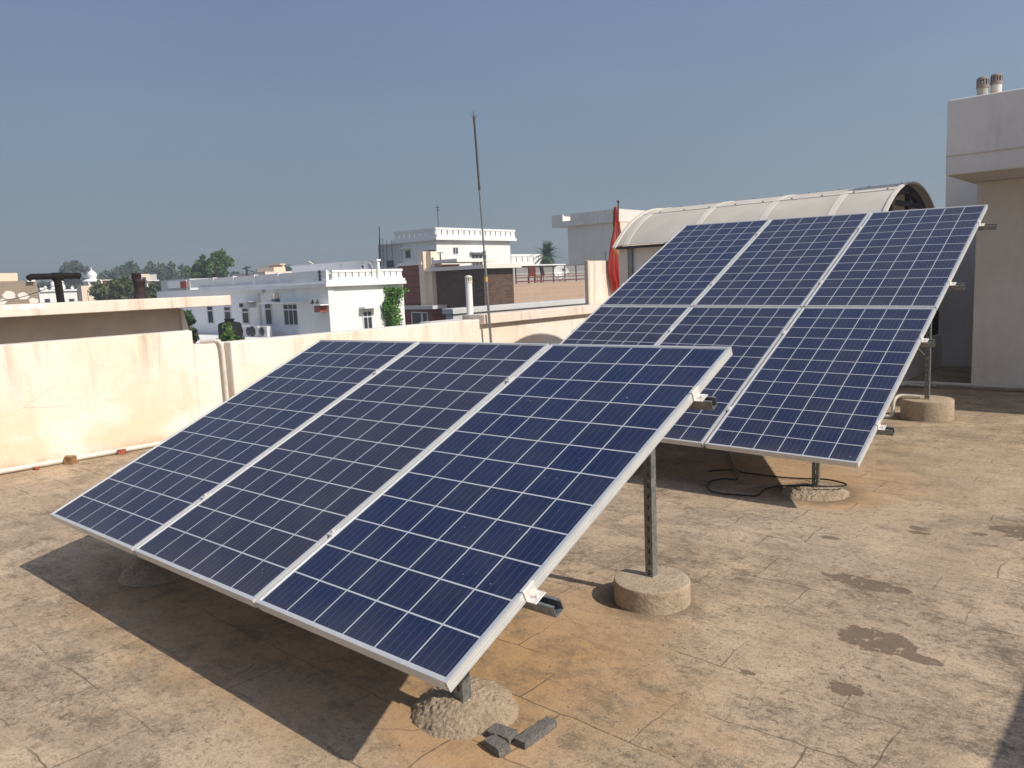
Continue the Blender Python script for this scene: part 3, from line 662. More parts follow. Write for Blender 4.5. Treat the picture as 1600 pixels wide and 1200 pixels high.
# ------------------------------------------------------------------ arched canopy over the stairwell
VY, VW, VH, VZ = 8.25, 1.17, .50, 1.88
VR = (VW ** 2 + VH ** 2) / (2 * VH); VC = VZ + VH - VR; VA = math.asin(VW / VR)
XL, XR = -4.11, -.93
o = thing('arched_canopy', (-2.7, VY, 0), 'weathered barrel-vaulted canopy sheet behind the rear panels', 'canopy')
def arc(mb, x0, x1, r0, r1, n=40, a0=-1.0, a1=1.0):
    vs = []
    for i in range(n + 1):
        a = VA * (a0 + (a1 - a0) * i / n)
        for x, r in ((x0, r0), (x1, r0), (x1, r1), (x0, r1)): vs.append((x, VY + r * math.sin(a), VC + r * math.cos(a)))
    fs = []
    for i in range(n):
        for k in range(4): fs.append((i * 4 + k, i * 4 + (k + 1) % 4, (i + 1) * 4 + (k + 1) % 4, (i + 1) * 4 + k))
    fs += [(0, 1, 2, 3), (n * 4, n * 4 + 3, n * 4 + 2, n * 4 + 1)]
    mb.add(vs, fs, False)
b = MB(o.location); arc(b, XL, XR, VR - .008, VR, 96); s_ = b.build('roof_sheet', M['sheet'], o)
for x in (XL + .16, XL + 1.05, XL + 1.85, XL + 2.62):
    b = MB(o.location); arc(b, x - .035, x + .035, VR + .0005, VR + .006); b.build('batten', M['batten'], o)
b = MB(o.location); arc(b, XL - .012, XL + .03, VR - .004, VR + .014, 48, -1.03, 1.03); b.build('batten', M['batten'], o)
b = MB(o.location); arc(b, XR - .03, XR + .012, VR - .004, VR + .014, 48, -1.03, 1.03); b.build('batten', M['batten'], o)
for f in (-.42, -.02):
    a = VA * f; b = MB(o.location); b.obox(((XL + XR) / 2, VY + (VR + .004) * math.sin(a), VC + (VR + .004) * math.cos(a)), (1, 0, 0), (0, math.cos(a), -math.sin(a)), (0, math.sin(a), math.cos(a)), XR - XL - .1, .03, .009)
    b.build('seam_strip', M['batten'], o)
    for k in range(9):
        x = XL + .35 + k * .34; b2 = None
b = MB(o.location)
for f in (-.42, -.02):
    a = VA * f
    for k in range(9):
        x = XL + .30 + k * .345; c = Vector((x, VY + (VR + .012) * math.sin(a), VC + (VR + .012) * math.cos(a)))
        b.tube([c, c + Vector((0, math.sin(a), math.cos(a))) * .006], .010, 6)
bo = b.build('bolt', M['darkmetal'], o); bo['kind'] = 'stuff'
# dark steel end frame (right end)
b = MB(o.location)
arc(b, XR - .12, XR - .07, VR - .11, VR - .015, 40)
for dy in (-.52, .12):
    zt = VC + math.sqrt((VR - .05) ** 2 - dy ** 2); b.box(XR - .12, XR - .07, VY + dy - .03, VY + dy + .03, VZ - .2, zt)
b.box(XR - .121, XR - .069, VY - .75, VY + .75, VZ + .26, VZ + .31); b.box(XR - .12, XR - .07, VY - VW, VY + VW, VZ - .06, VZ)
b.build('end_frame', M['darkmetal'], o)
b = MB(o.location); b.box(XL + .06, -1.36, VY - VW + .09, VY - VW + .21, 0, VZ - .02); b.build('front_wall', M['blockwall'], o)
b = MB(o.location); b.box(XL + .02, XL + .15, VY - VW + .055, VY - VW + .088, 0, VZ - .02); b.build('door_jamb', M['cream_plain'], o)
b = MB(o.location); b.box(XL + .152, XL + .215, VY - VW + .06, VY - VW + .088, 0, VZ - .02); b.build('post', M['galv'], o)
b = MB(o.location); b.box(XL + .06, XL + .15, VY - VW + .215, VY + VW, 0, VZ - .02); b.build('end_wall', M['cream_plain'], o)
b = MB(o.location); b.box(XL + .02, XR - .13, VY - VW - .005, VY - VW + .03, VZ - .045, VZ - .012); b.build('gutter_bar', M['darkmetal'], o)
o = thing('stairwell_wall', (-1.36, 9.9, 0), 'low plaster wall with black sheet for its dark opening beside the rear footing', 'wall')
b = MB(o.location); b.box(-1.42, -1.29, VY - VW + .09, 11.295, 0, .47); b.build('wall', M['blockwall'], o, .01)
b = MB(o.location); b.box(-1.40, -1.34, 9.3, 11.29, .475, 2.0); b.build('shade_sheet', M['black'], o)  # black sheet standing in for the darkness inside the open end

# red flag on its pole
fp = at(966, 480, x=-6.5)
o = thing('flag', (fp.x, fp.y, .97), 'faded red flag hanging limp from its pole left of the arched canopy', 'flag')
ft = at(966, 318, x=-6.5)
b = MB(); b.tube([(0, 0, 0), (0, ft.y - fp.y, ft.z - .97)], .014, 8); b.lathe([(.003, 0), (.025, .02), (.02, .05), (.003, .07)], (0, ft.y - fp.y, ft.z - .97), 8); b.build('pole', M['rodbrown'], o)
b = MB(); nz, nx = 46, 16; vs = []
for i in range(nz + 1):
    f = i / nz; z = (ft.z - .97) - .06 - f * 1.45
    wd = (.04 + .33 * min(1, f * 2.2)) * (1 if f < .62 else 1 - .75 * (f - .62))
    for k in range(nx + 1):
        s = k / nx; n = mnoise.noise(Vector((s * 2, f * 3, .7)))
        y = -wd * .62 * s + wd * .38 * (1 - s) + .05 * math.sin(f * 5 + 1) * f + .03 * n
        x = .045 * math.sin(s * 15 + f * 4) * (.4 + f) + .03 * n
        vs.append((x, y * .85, z - (.10 * abs(math.sin(s * 9)) * (f > .97))))
b.add(vs, [(i * (nx + 1) + k, i * (nx + 1) + k + 1, (i + 1) * (nx + 1) + k + 1, (i + 1) * (nx + 1) + k) for i in range(nz) for k in range(nx)], True)
c_ = b.build('cloth', M['flag'], o, recalc=False); sm_ = c_.modifiers.new('thick', 'SOLIDIFY'); sm_.thickness = .004
b = MB(at(945, 408, x=-6.7)); q = at(945, 408, x=-6.7); b.tube([(q.x, q.y, 1.79), (q.x, q.y, 1.95)], .028, 12); b.lathe([(.034, 1.93 - 1.79), (.034, 1.96 - 1.79), (.01, 1.975 - 1.79)], (q.x, q.y, 1.79), 12)
tag(b.build('stub_pipe', M['pvc_white']), 'short white stub pipe on the raised wall left of the flag', 'pipe')

# ------------------------------------------------------------------ long slab roof on the left with its vents
o = thing('slab_roof', (-8.2, 0, GZ), "long flat slab roof of the next building, beyond the left wall", 'building')
b = MB(o.location); b.box(-10.6, -6.98, -9, 3.385, 1.352, 1.468); b.build('slab', M['cream_plain'], o, .008)
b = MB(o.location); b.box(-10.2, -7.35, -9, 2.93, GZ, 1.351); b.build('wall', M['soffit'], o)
b = MB(o.location); b.prism([(2.932, 1.34), (2.95, 1.34), (3.03, .98), (2.932, .98)], (-.12, 0, 0), (-7.30, 0, 0), (0, 1, 0), (0, 0, 1)); b.build('wedge', M['beigewall'], o)
b = MB(o.location); rg = random.Random(3)
for y0, y1 in ((1.05, 1.13), (1.17, 1.42)):
    n = 9; up = [(y0 + (y1 - y0) * k / n, 1.462) for k in range(n + 1)]; dn = [(y0 + (y1 - y0) * k / n, 1.435 - .022 * rg.random() - .012 * (k in (2, 3, 7))) for k in range(n, -1, -1)]
    b.prism(up + dn, (.0025, 0, 0), (-6.9795, 0, 0), (0, 1, 0), (0, 0, 1))
b.build('flaked_patch', M['white'], o)
T0 = at(95, 470, x=-8.5); TT = at(85, 432, x=-8.5)
o = thing('vent_pipe', (-8.5, T0.y, 1.468), 'black T-shaped vent pipe standing on the slab roof', 'pipe')
b = MB(); b.tube([(0, 0, 0), (0, -.01, TT.z - 1.468)], .042, 12); b.build('riser', M['black'], o)
y0 = at(43, 434, x=-8.5).y - T0.y; y1 = at(126, 431, x=-8.5).y - T0.y
b = MB(); b.tube([(.03, y0, TT.z - 1.468 - .02), (.02, y0 + .03, TT.z - 1.468), (-.02, y1 - .03, TT.z - 1.468 + .005), (-.02, y1, TT.z - 1.468 - .01)], .036, 12)
b.tube([(0, -.06, TT.z - 1.47), (0, .05, TT.z - 1.47)], .048, 12); b.build('crossbar', M['black'], o)
C0 = at(220, 465, x=-9)
o = thing('chimney_pipe', (-9, C0.y, 1.468), 'rusty black chimney pipe with stacked collars on the slab roof', 'chimney')
b = MB(); b.lathe([(.085, 0), (.085, .05), (.068, .055), (.068, .20), (.076, .205), (.076, .25), (.066, .255)], (0, 0, 0), 20); b.build('pipe', M['rust'], o)
b = MB(); b.lathe([(.05, .256), (.05, .31), (.056, .312), (.056, .335), (.002, .34)], (-.01, -.025, 0), 18)
for k in range(7):
    a = k * .9; b.obox((-.01 + .054 * math.cos(a), -.025 + .054 * math.sin(a), .285), (math.cos(a), math.sin(a), 0), (-math.sin(a), math.cos(a), 0), (0, 0, 1), .014, .012, .05)
b.build('cap', M['rust'], o)
b = MB((-8.6, T0.y, 1.6)); wp = [at(-40, 477, x=-8.2), at(30, 465, x=-8.3), at(70, 452, x=-8.4), at(118, 434, x=-8.5)]
b.tube(smooth(wp, 4), .004, 5); tag(b.build('wire', M['cable']), 'thin black wire slung from the T-shaped vent to the left', 'wire')

# ------------------------------------------------------------------ town behind
class Face:
    """vertical facade plane: dir 'x' runs along X at fixed y (seen from -Y), dir 'y' along Y at fixed x (seen from +X)"""
    def __init__(s, d, c): s.d = d; s.c = c
    def at(s, u, v): return at(u, v, y=s.c) if s.d == 'x' else at(u, v, x=s.c)
    def s_(s, u, v): p = s.at(u, v); return p.x if s.d == 'x' else p.y
    def box(s, mb, a0, a1, z0, z1, out, back):
        if s.d == 'x': mb.box(a0, a1, s.c - out, s.c + back, z0, z1)
        else: mb.box(s.c - back, s.c + out, a0, a1, z0, z1)
    def pbox(s, mb, u0, v0, u1, v1, out, back):
        if out: return Face(s.d, s.c - out if s.d == 'x' else s.c + out).pbox(mb, u0, v0, u1, v1, 0, back + out)
        p, q = s.at(u0, (v0 + v1) / 2), s.at(u1, (v0 + v1) / 2); a = s.at((u0 + u1) / 2, v0).z; b_ = s.at((u0 + u1) / 2, v1).z
        if s.d == 'x': s.box(mb, p.x, q.x, min(a, b_), max(a, b_), out, back)
        else: s.box(mb, p.y, q.y, min(a, b_), max(a, b_), out, back)
def window(parent, org, face, u0, v0, u1, v1, bars=1, shade=True, mf='frame', trans=0.0):
    p, q = face.at(u0, (v0 + v1) / 2), face.at(u1, (v0 + v1) / 2); zt = face.at((u0 + u1) / 2, v0).z; zb = face.at((u0 + u1) / 2, v1).z
    a, c = (p.x, q.x) if face.d == 'x' else (p.y, q.y)
    if a > c: a, c = c, a
    fw = min(.07, (c - a) * .12)
    m = MB(org)
    face.box(m, a - fw, a, zb - fw, zt + fw, .05, 0); face.box(m, c, c + fw, zb - fw, zt + fw, .05, 0)
    face.box(m, a, c, zt, zt + fw, .05, 0); face.box(m, a, c, zb - fw, zb, .07, 0)
    for k in range(1, bars):
        x = a + (c - a) * k / bars; face.box(m, x - fw * .35, x + fw * .35, zb, zt, .045, 0)
    if trans: z = zb + (zt - zb) * trans; face.box(m, a, c, z - fw * .5, z + fw * .5, .044, 0)
    f = m.build('window', M[mf], parent)
    m = MB(org); face.box(m, a, c, zb, zt, .02, 0); m.build('pane', M['glass'], f)
    if shade:
        m = MB(org); face.box(m, a - .25, c + .25, zt + fw + .12, zt + fw + .22, .5, 0); m.build('sunshade', M['white'], parent)
def pickets(mb, face, a0, a1, z0, z1, step, gap, th=.12):
    """parapet panel with a row of narrow upright slots"""
    n = max(1, int(round((a1 - a0) / step))); st = (a1 - a0) / n; h = z1 - z0
    face.box(mb, a0, a1, z0, z0 + h * .22, 0, th); face.box(mb, a0, a1, z1 - h * .24, z1, .04, th + .04)
    for k in range(n): face.box(mb, a0 + k * st + gap / 2, a0 + (k + 1) * st - gap / 2, z0 + h * .22, z1 - h * .24, 0, th)
    face.box(mb, a0, a1, z0 + h * .22, z1 - h * .24, -th - .25, th + .27)

# --- white house
cA = at(522, 480, d=42); FA = Face('x', cA.y); GA = Face('y', cA.x)
oA = thing('white_house', (cA.x, cA.y, GZ), 'wide white flat-roofed house with slotted parapet and green vine', 'house'); LA = oA.location
xl = FA.s_(298, 450); xp = FA.s_(470, 450); yr = GA.s_(630, 450); ztop = at(519, 422, y=cA.y).z; zc = at(520, 447, y=cA.y).z; zb_ = at(520, 440, y=cA.y).z
m = MB(LA); m.box(xl, cA.x, cA.y, yr, GZ, zc); m.build('wall', M['white'], oA)
m = MB(LA); m.box(xp, cA.x + .06, cA.y - .35, cA.y - .001, GZ, zc - .02); m.build('bay', M['white'], oA)
m = MB(LA)
FA.box(m, xl + 1.2, xp, zc - .02, zc + .13, .25, .1); FA.box(m, xl + 1.2, xp, zc + .13, zc + .30, .12, .1)
FA.box(m, xp, cA.x + .30, zc - .02, zc + .14, .62, .1); FA.box(m, xp, cA.x + .2, zc + .14, zc + .30, .5, .1)
GA.box(m, cA.y + .1, yr, zc - .019, zc + .139, .30, .1); GA.box(m, cA.y + .1, yr, zc + .139, zc + .299, .2, .1); m.build('cornice', M['white'], oA)
m = MB(LA); FA.box(m, xl, xp, zc + .30, ztop - .08, 0, .14); FA.box(m, xl, xp, ztop - .08, ztop, .05, .18)
for u in (334, 365, 398, 435): x = FA.s_(u, 440); FA.box(m, x - .12, x + .12, zc + .30, ztop + .03, .08, .2)
FA.box(m, xp, cA.x, zc + .30, ztop, .35, -.2); m.build('parapet', M['white'], oA)
m = MB(LA); pickets(m, GA, cA.y + .0, yr, zc + .30, ztop, .42, .09); m.build('slotted_parapet', M['white'], oA)
for (u0, v0, u1, v1, b_) in ((325.5, 479, 333.5, 504, 1), (352, 480, 361, 504, 1), (380, 482, 389, 504.5, 1), (416, 475, 425, 506, 1), (445, 476, 466, 507, 3), (471, 476, 475, 507, 1)):
    window(oA, LA, FA, u0, v0, u1, v1, b_, False, trans=.75)
m = MB(LA); FA.pbox(m, 405, 472.5, 474, 474.5, .6, 0); m.build('sunshade', M['white'], oA)
window(oA, LA, GA, 568, 487, 580, 515, 2, True, trans=.72)
m = MB(LA); FA.pbox(m, 404, 458, 406, 525, .12, 0); FA.pbox(m, 402, 455, 407, 458, .3, 0); m.build('drain_pipe', M['pvc'], oA)
m = MB(LA); q = FA.at(509, 431)
for dz in (-.2, 0, .2): m.obox((q.x, cA.y - .38, q.z + dz), (1, 0, 0), (0, 1, 0), (0, 0, 1), .20, .06, .05)
m.box(q.x - .03, q.x + .03, cA.y - .41, cA.y - .352, q.z - .3, q.z + .3); m.build('iron_bracket', M['darkmetal'], oA)
# left wing with billboard-like stair head
m = MB(LA); x2 = FA.s_(232, 470); m.box(x2, xl - .02, cA.y + .6, cA.y + 9, GZ, at(260, 455, y=cA.y + .6).z); m.build('side_wing', M['white'], oA)
m = MB(LA); Fw = Face('x', cA.y + .9); Fw.pbox(m, 252, 437, 297, 462, 0, 3); m.build('stair_head', M['greywall'], oA)
m = MB(LA); Fw.pbox(m, 261.5, 439, 291, 450, .08, -.001); m.build('white_panel', M['white'], oA)
m = MB(LA); Fw.pbox(m, 281.5, 439.5, 291, 450, .12, -.081); m.build('red_panel', M['orangered'], oA)
m = MB(LA); zz = at(560, 425, y=cA.y + 6).z; yq = cA.y + 2.9; Fq = Face('x', yq); zq_ = Fq.at(540, 405.5).z - .12
m.box(Fq.s_(456, 415), Fq.s_(590, 415), yq, yq + .15, zc, zq_ - .1); m.box(Fq.s_(455, 415), Fq.s_(591, 415), yq - .08, yq + .2, zq_ - .1, zq_); m.box(Fq.s_(527, 415), Fq.s_(533, 415), yq - .1, yq, zc, zq_ - .1)
m.build('rear_parapet', M['white'], oA)
# annex roof in front with tank and AC units
o = thing('annex', (cA.x - 6, cA.y - 4, GZ), 'low white annex in front of the white house, under the tank', 'building')
za = at(360, 531, y=cA.y - 3).z; m = MB(o.location); m.box(xl - 6, cA.x - 3, cA.y - 5, cA.y - .4, GZ, za); m.build('wall', M['white'], o)
q = at(361, 531, y=cA.y - 3)
o = thing('water_tank', (q.x, q.y, za), 'black ribbed plastic water tank beside the green tree', 'water tank')
m = MB(); r = .6; m.lathe([(r, 0), (r, .15), (r * 1.04, .2), (r, .27), (r, .45), (r * 1.04, .5), (r, .57), (r, .78), (r * .9, .9), (r * .4, .98), (r * .36, 1.05), (.01, 1.07)], (0, 0, 0), 24); m.build('body', M['black'], o)
m = MB(); m.lathe([(.26, 1.05), (.27, 1.08), (.27, 1.13), (.01, 1.15)], (0, 0, 0), 18); m.build('lid', M['black'], o)
for k, u in enumerate((383, 395, 402, 416)):
    q = at(u, 530, y=cA.y - 1); o = thing('ac_unit', (q.x, q.y, za), 'white air conditioner outdoor unit %s on the annex roof' % ['right of the black tank', 'second from the black tank', 'third from the black tank', 'farthest from the black tank'][k], 'air conditioner', 'AC units on the annex')
    m = MB(); m.box(-.4, .4, -.15, .15, 0, .6); m.build('case', M['frame'], o, .02)
    m = MB(); m.lathe([(.22, 0), (.24, .02), (.24, .03), (.01, .035)], (0, 0, 0), 18); f = m.build('fan_grille', M['darkmetal'], o); f.rotation_euler = (PI / 2, 0, 0); f.location = (-.1, -.15, .3)
# window AC unit, lamp box and red cage on the shaded facade
def facade_thing(name, u0, v0, u1, v1, out, m_, label, cat):
    c = FA.at((u0 + u1) / 2, v1); o = thing(name, c, label, cat); return o, c
o, c = facade_thing('window_ac', 373, 472, 387, 481, .6, None, 'window air conditioner box under a tin shade on the shaded white facade', 'air conditioner')
m = MB(c); FA.pbox(m, 373, 473.5, 386.5, 481, .55, 0); m.build('case', M['greywall'], o, .02)
m = MB(c); FA.pbox(m, 374, 474.5, 379, 480, .58, -.551); m.build('grille', M['darkmetal'], o)
m = MB(c); FA.pbox(m, 370, 471.6, 388, 472.4, .7, 0); m.build('tin_shade', M['frame'], o)
o, c = facade_thing('wall_box', 421, 459, 427, 469, .4, None, 'small cream outdoor box above the window ledge', 'box')
m = MB(c); FA.pbox(m, 421.5, 459.5, 427, 467, .35, 0); m.build('case', M['cream_plain'], o, .02); m = MB(c); FA.pbox(m, 424, 468, 430, 470.5, .3, 0); m.build('bracket', M['darkmetal'], o)
o, c = facade_thing('wall_cage', 490, 476, 504, 488, .5, None, 'reddish brown wooden cage box fixed to the white house corner bay', 'box')
m = MB(c); FA.pbox(m, 491, 478, 499, 488, .80, -.36); m.build('cage', M['orangered'], o); m = MB(c); FA.pbox(m, 487, 475.8, 500.5, 477.6, .95, -.36); m.build('shelf_top', M['white'], o)
for k, u in enumerate((488.5, 496.5)):
    q = Face('x', cA.y - .7).at(u, 475.8); c = Vector((q.x, q.y, Face('x', cA.y - .95).at(495, 475.8).z + .025))
    m = MB(c)
    m.lathe([(.01, -.02), (.06, .03), (.085, .08), (.06, .13), (.03, .16), (.042, .19), (.03, .22), (.003, .235)], c, 10); m.tube([c + Vector((.0, 0, .08)), c + Vector((-.24, 0, .02))], .04, 6, .015); m.tube([c + Vector((.03, 0, .19)), c + Vector((.1, 0, .18))], .015, 5, .003)
    tag(m.build('pigeon', M['darkmetal']), ['dark pigeon at the left end of the cage shelf', 'dark pigeon at the right end of the cage shelf'][k], 'bird', 'pigeons on the cage shelf')
# vine
rng = random.Random(11); m = MB((cA.x + .4, GA.s_(608, 500), GZ))
for i in range(1500):
    t = rng.random(); v = 450 + 64 * t; cxu = 608 + 3 * math.sin(t * 9); hw = (11 if t < .15 else 9 - 3 * abs(t - .45)) * (1 if rng.random() < .8 else 1.25)
    if t < .22: cxu += 3
    u = cxu + rng.uniform(-1, 1) * hw; q = GA.at(u, v); m.leaf((cA.x + rng.random() ** 2 * .7 + .03, q.y, q.z), rng.uniform(.12, .28), rng)
m.tube([(cA.x + .1, GA.s_(606, 500), GZ), (cA.x + .1, GA.s_(607, 480), GA.at(607, 480).z), (cA.x + .1, GA.s_(610, 455), GA.at(610, 455).z)], .06, 6)
tag(m.build('vine', M['leaf_vine'], recalc=False), 'bright green creeper climbing the sunlit white house wall', 'vine')
q = at(573, 412, d=43.8); q.z = zc + .3
def dish(q, r, label, rz, tilt, m_='white'):
    o = thing('satellite_dish', q, label, 'satellite dish')
    m = MB(); n = 7; prof = [(r * k / n, (k / n) ** 2 * r * .28) for k in range(n + 1)]; prof[0] = (.005, 0)
    m.lathe(prof, (0, 0, 0), 28, True, False); d = m.build('reflector', M[m_], o); sol = d.modifiers.new('thick', 'SOLIDIFY'); sol.thickness = .02
    R_ = Euler((tilt, 0, rz), 'XYZ'); d.rotation_euler = R_; d.location = (0, 0, r)
    m = MB(); m.tube([(0, -r * .2, 0), (0, 0, r * .6)], .03, 6); m.build('mast', M['darkmetal'], o)
    m = MB(); e = Vector((0, 0, r)) + R_.to_matrix() @ Vector((0, r * .1, r * .9)); a = Vector((0, 0, r)) + R_.to_matrix() @ Vector((0, -r * .9, r * .26)); m.tube([a, e], .018, 6); m.obox(e, (1, 0, 0), (0, 1, 0), (0, 0, 1), .09, .09, .12); m.build('feed_arm', M['darkmetal'], o)
    return o
dish(q, .45, 'grey satellite dish on the roof of the white house', .2, 1.1, 'greywall')
q = at(494, 407, d=54)
o = thing('street_lamp', (q.x, q.y, ztop), 'curved lamp arm over the roof of the white house', 'lamp')
m = MB(); m.tube(smooth([(.9, 0, -.1), (.8, 0, .2), (.4, 0, .5), (-.4, 0, .75)], 5), .035, 6); m.build('arm', M['greywall'], o); m = MB(); m.obox((-.6, 0, .8), (1, 0, -.35), (0, 1, 0), (.35, 0, 1), .5, .18, .1); m.build('lamp_head', M['greywall'], o)

# --- white tower house behind
cB = at(682, 385, d=74); FB = Face('x', cB.y); GB = Face('y', cB.x)
oB = thing('tower_house', (cB.x, cB.y, GZ), 'tall bright white house with slotted rooftop balustrade behind the brick house', 'house'); LB = oB.location
xl = FB.s_(628, 385); yr = GB.s_(797, 385); zt = at(679, 356, y=cB.y).z; zm = at(683, 375, y=cB.y).z; z2 = at(683, 370, y=cB.y).z
m = MB(LB); m.box(xl, cB.x, cB.y, yr, GZ, zm); m.build('wall', M['white'], oB)
m = MB(LB); FB.box(m, xl - .8, cB.x + .5, zm, z2, .45, -.0); m.box(xl - .8, cB.x + .5, cB.y + .01, yr + .5, zm + .001, z2); m.build('cornice', M['white'], oB)
m = MB(LB); FBo = Face('x', cB.y - .4); GBo = Face('y', cB.x + .4)
pickets(m, FBo, xl - .6, cB.x + .4, z2, zt, .75, .14); pickets(m, GBo, cB.y - .39, yr + .4, z2, zt, .75, .14); m.build('balustrade', M['white'], oB)
window(oB, LB, FB, 634, 392, 642, 403, 1, True); window(oB, LB, FB, 664, 391, 681, 396, 1, False)
window(oB, LB, GB, 708, 387, 711, 396, 1, False); window(oB, LB, GB, 712, 387, 715, 396, 1, False); window(oB, LB, GB, 737, 398, 753, 414, 3, True)
m = MB(LB); GBb = Face('y', cB.x - 1.0); yb = GBb.s_(858, 400); ya = GBb.s_(798, 400); zq = GBb.at(830, 397).z; zr = GBb.at(830, 413).z
m.box(cB.x - 8, cB.x - 1.0, ya, yb, GZ, zr); pickets(m, GBb, ya, yb, zr, zq, .9, .12); m.build('side_wing', M['white'], oB)
q = at(685, 357, d=80); o = thing('antenna', (q.x, q.y, zt - 1.1), 'thin tall antenna mast on the tower house roof', 'antenna'); h = at(685, 320, d=80).z - zt + 1.1
m = MB(); m.tube([(0, 0, 0), (0, 0, h)], .035, 6); m.build('mast', M['darkmetal'], o); m = MB()
for k, s in ((.25, .22), (.5, .16)): m.tube([(-s * .75, -s * .65, h - k), (s * .75, s * .65, h - k)], .03, 5)
m.build('aerial', M['darkmetal'], o)
# grey block with poles left of the tower
q0 = at(592, 400, d=80); FG = Face('x', q0.y)
o = thing('rooftop_room', (q0.x, q0.y, GZ), 'small grey rooftop room left of the tower house with thin poles', 'building'); m = MB(o.location); FG.pbox(m, 591.5, 381, 628, 425, 0, 4); m.build('wall', M['greywall'], o)
m = MB(o.location); FG.pbox(m, 590.5, 380, 629, 382, .15, 4.1); m.build('roof', M['white'], o); m = MB(o.location); FG.pbox(m, 604, 407, 615, 418, .05, 0); m.build('opening', M['darkmetal'], o)
for k, (u, v0, v1) in enumerate(((592.5, 354, 418), (598, 372, 415), (604, 375, 410), (612, 374, 412), (593.8, 372, 416))):
    a = at(u + 1.2, v1, y=q0.y - .5); c = at(u, v0, y=q0.y - .5); m = MB(a); m.tube([a, c], .05 if k == 0 else .03, 6); m.tube([a + (c - a) * .55, a + (c - a) * .57], .09, 6)
    tag(m.build('thin_pole', M['darkmetal']), ['tallest thin dark pole left of the tower house', 'second thin pole from the left beside the grey rooftop room', 'middle thin pole by the grey rooftop room', 'rightmost thin pole near the tower house wall', 'short thin pole right against the tallest pole'][k], 'pole', 'thin poles by the rooftop room')

# --- brick house
cC = at(740, 460, d=47); FC = Face('x', cC.y)
oC = thing('brick_house', (cC.x, cC.y, GZ), 'modern house of dark brick and red wood cladding with white columns', 'house'); LC = oC.location
kC = FC.at(757, 460); GC = Face('y', kC.x); yC = GC.s_(803, 460); zt = FC.at(757, 419.5).z
m = MB(LC); m.box(FC.s_(671, 460), kC.x, cC.y, yC, GZ, zt); m.build('brick_wall', M['brick'], oC)
m = MB(LC); m.box(FC.s_(666, 460), kC.x + .45, cC.y - .45, yC + .3, zt, zt + .22); m.build('roof_slab', M['beigewall'], oC)
m = MB(LC); FC.pbox(m, 623.5, 415, 657, 479, .5, 3); m.build('wood_panel', M['wood'], oC)
m = MB(LC); FC.pbox(m, 620, 410.5, 658, 414.8, .7, 3.2); m.build('roof_edge', M['beigewall'], oC)
for u0, u1, o_, v0 in ((655.5, 663, .62, 393), (664.5, 675, .35, 393)):
    m = MB(LC); FC.pbox(m, u0, v0, u1, 479.5, o_, .3); m.build('column', M['peach'], oC)
m = MB(LC); FC.pbox(m, 674, 405.5, 714, 410.5, .6, 3); FC.pbox(m, 674, 402, 678, 418, .3, .3); m.build('beam', M['beigewall'], oC)
m = MB(LC); FC.pbox(m, 615, 478, 676, 483.5, 1.2, .5); FC.pbox(m, 614, 483.7, 619, 515, 1.2, .5); m.build('porch_frame', M['greywall'], oC)
m = MB(LC); FC.pbox(m, 619.2, 483.7, 675, 525, .9, .4); m.build('porch_wall', M['wood'], oC)
FCw = Face('x', cC.y - .91); window(oC, LC, FCw, 645, 489, 659, 507, 1, False); window(oC, LC, FCw, 661.5, 489, 668, 507, 1, False)
m = MB(LC); FC.pbox(m, 687, 395, 688.2, 412, .4, -.35); FC.pbox(m, 683, 394.4, 692, 395.4, .4, -.35); m.build('standpipe', M['darkmetal'], oC)
# terrace with tiled wall and railing
FD = Face('y', kC.x - .25)
oD = thing('terrace', (FD.c, FD.s_(860, 460), GZ), 'tiled brown terrace wall with dark red railing beside the brick house', 'terrace'); LD = oD.location
m = MB(LD); FD.pbox(m, 800, 441, 922, 520, 0, 5); m.build('tiled_wall', M['tile'], oD)
mw = MB(LD); Fbk = Face('y', FD.c - 4.5); Fbk.pbox(mw, 797, 415.5, 917, 470, 0, .3); mw.build('back_wall', M['dimwall'], oD)
mw = MB(LD); Fbk.pbox(mw, 795, 413.2, 884, 415.3, .15, .4); mw.build('coping', M['white'], oD)
a0, a1 = FD.s_(806, 430), FD.s_(917, 430); zf = FD.at(860, 441).z; zr = FD.at(860, 414.5).z
m = MB(LD)
FD.box(m, a0, a1, zr - .05, zr, .03, .03)
for k in range(7): x = a0 + (a1 - a0) * k / 6; FD.box(m, x - .025, x + .025, zf, zr - .051, .028, .028)
m.build('top_rail', M['darkmetal'], oD)
m = MB(LD)
for z, t_ in ((zf + .52, .04), (zf + .38, .06), (zf + .16, .08)): FD.box(m, a0, a1, z - t_, z, .03, .03)
n = int((a1 - a0) / .14)
m.build('railing', M['redrail'], oD)
m = MB(LD)
for k in range(1, 8): z = zf + .62 + (zr - .06 - zf - .62) * k / 8; FD.box(m, a0, a1, z - .008, z + .008, .008, .008)
m.build('rail_wires', M['darkmetal'], oD)
q = FD.at(895, 437); q.x -= 1.0
dish(Vector((q.x, q.y, zf)), .55, 'white satellite dish behind the red terrace railing', 1.05, 1.15)
for k, u in enumerate((831, 842)):
    q = at(u, 440, x=FD.c - 1.2); o = thing('chair', (q.x, q.y, zf), ['red plastic chair on the tiled terrace, left one', 'dark framed red chair on the tiled terrace, right one'][k], 'chair', 'chairs on the terrace', (0, 0, .6 - k))
    mt = [M['orangered'], M['redrail']][k]
    m = MB(); m.box(-.25, .25, -.25, .25, .42, .46); m.build('seat', mt, o); m = MB(); m.obox((0, .26, .78), (1, 0, 0), (0, 1, .2), (0, -.2, 1), .5, .04, .66); m.build('backrest', mt, o)
    for sx in (-.22, .22):
        for sy in (-.22, .22): m = MB(); m.tube([(sx, sy, 0), (sx, sy, .42)], .025, 6); m.build('leg', M['redrail'], o)
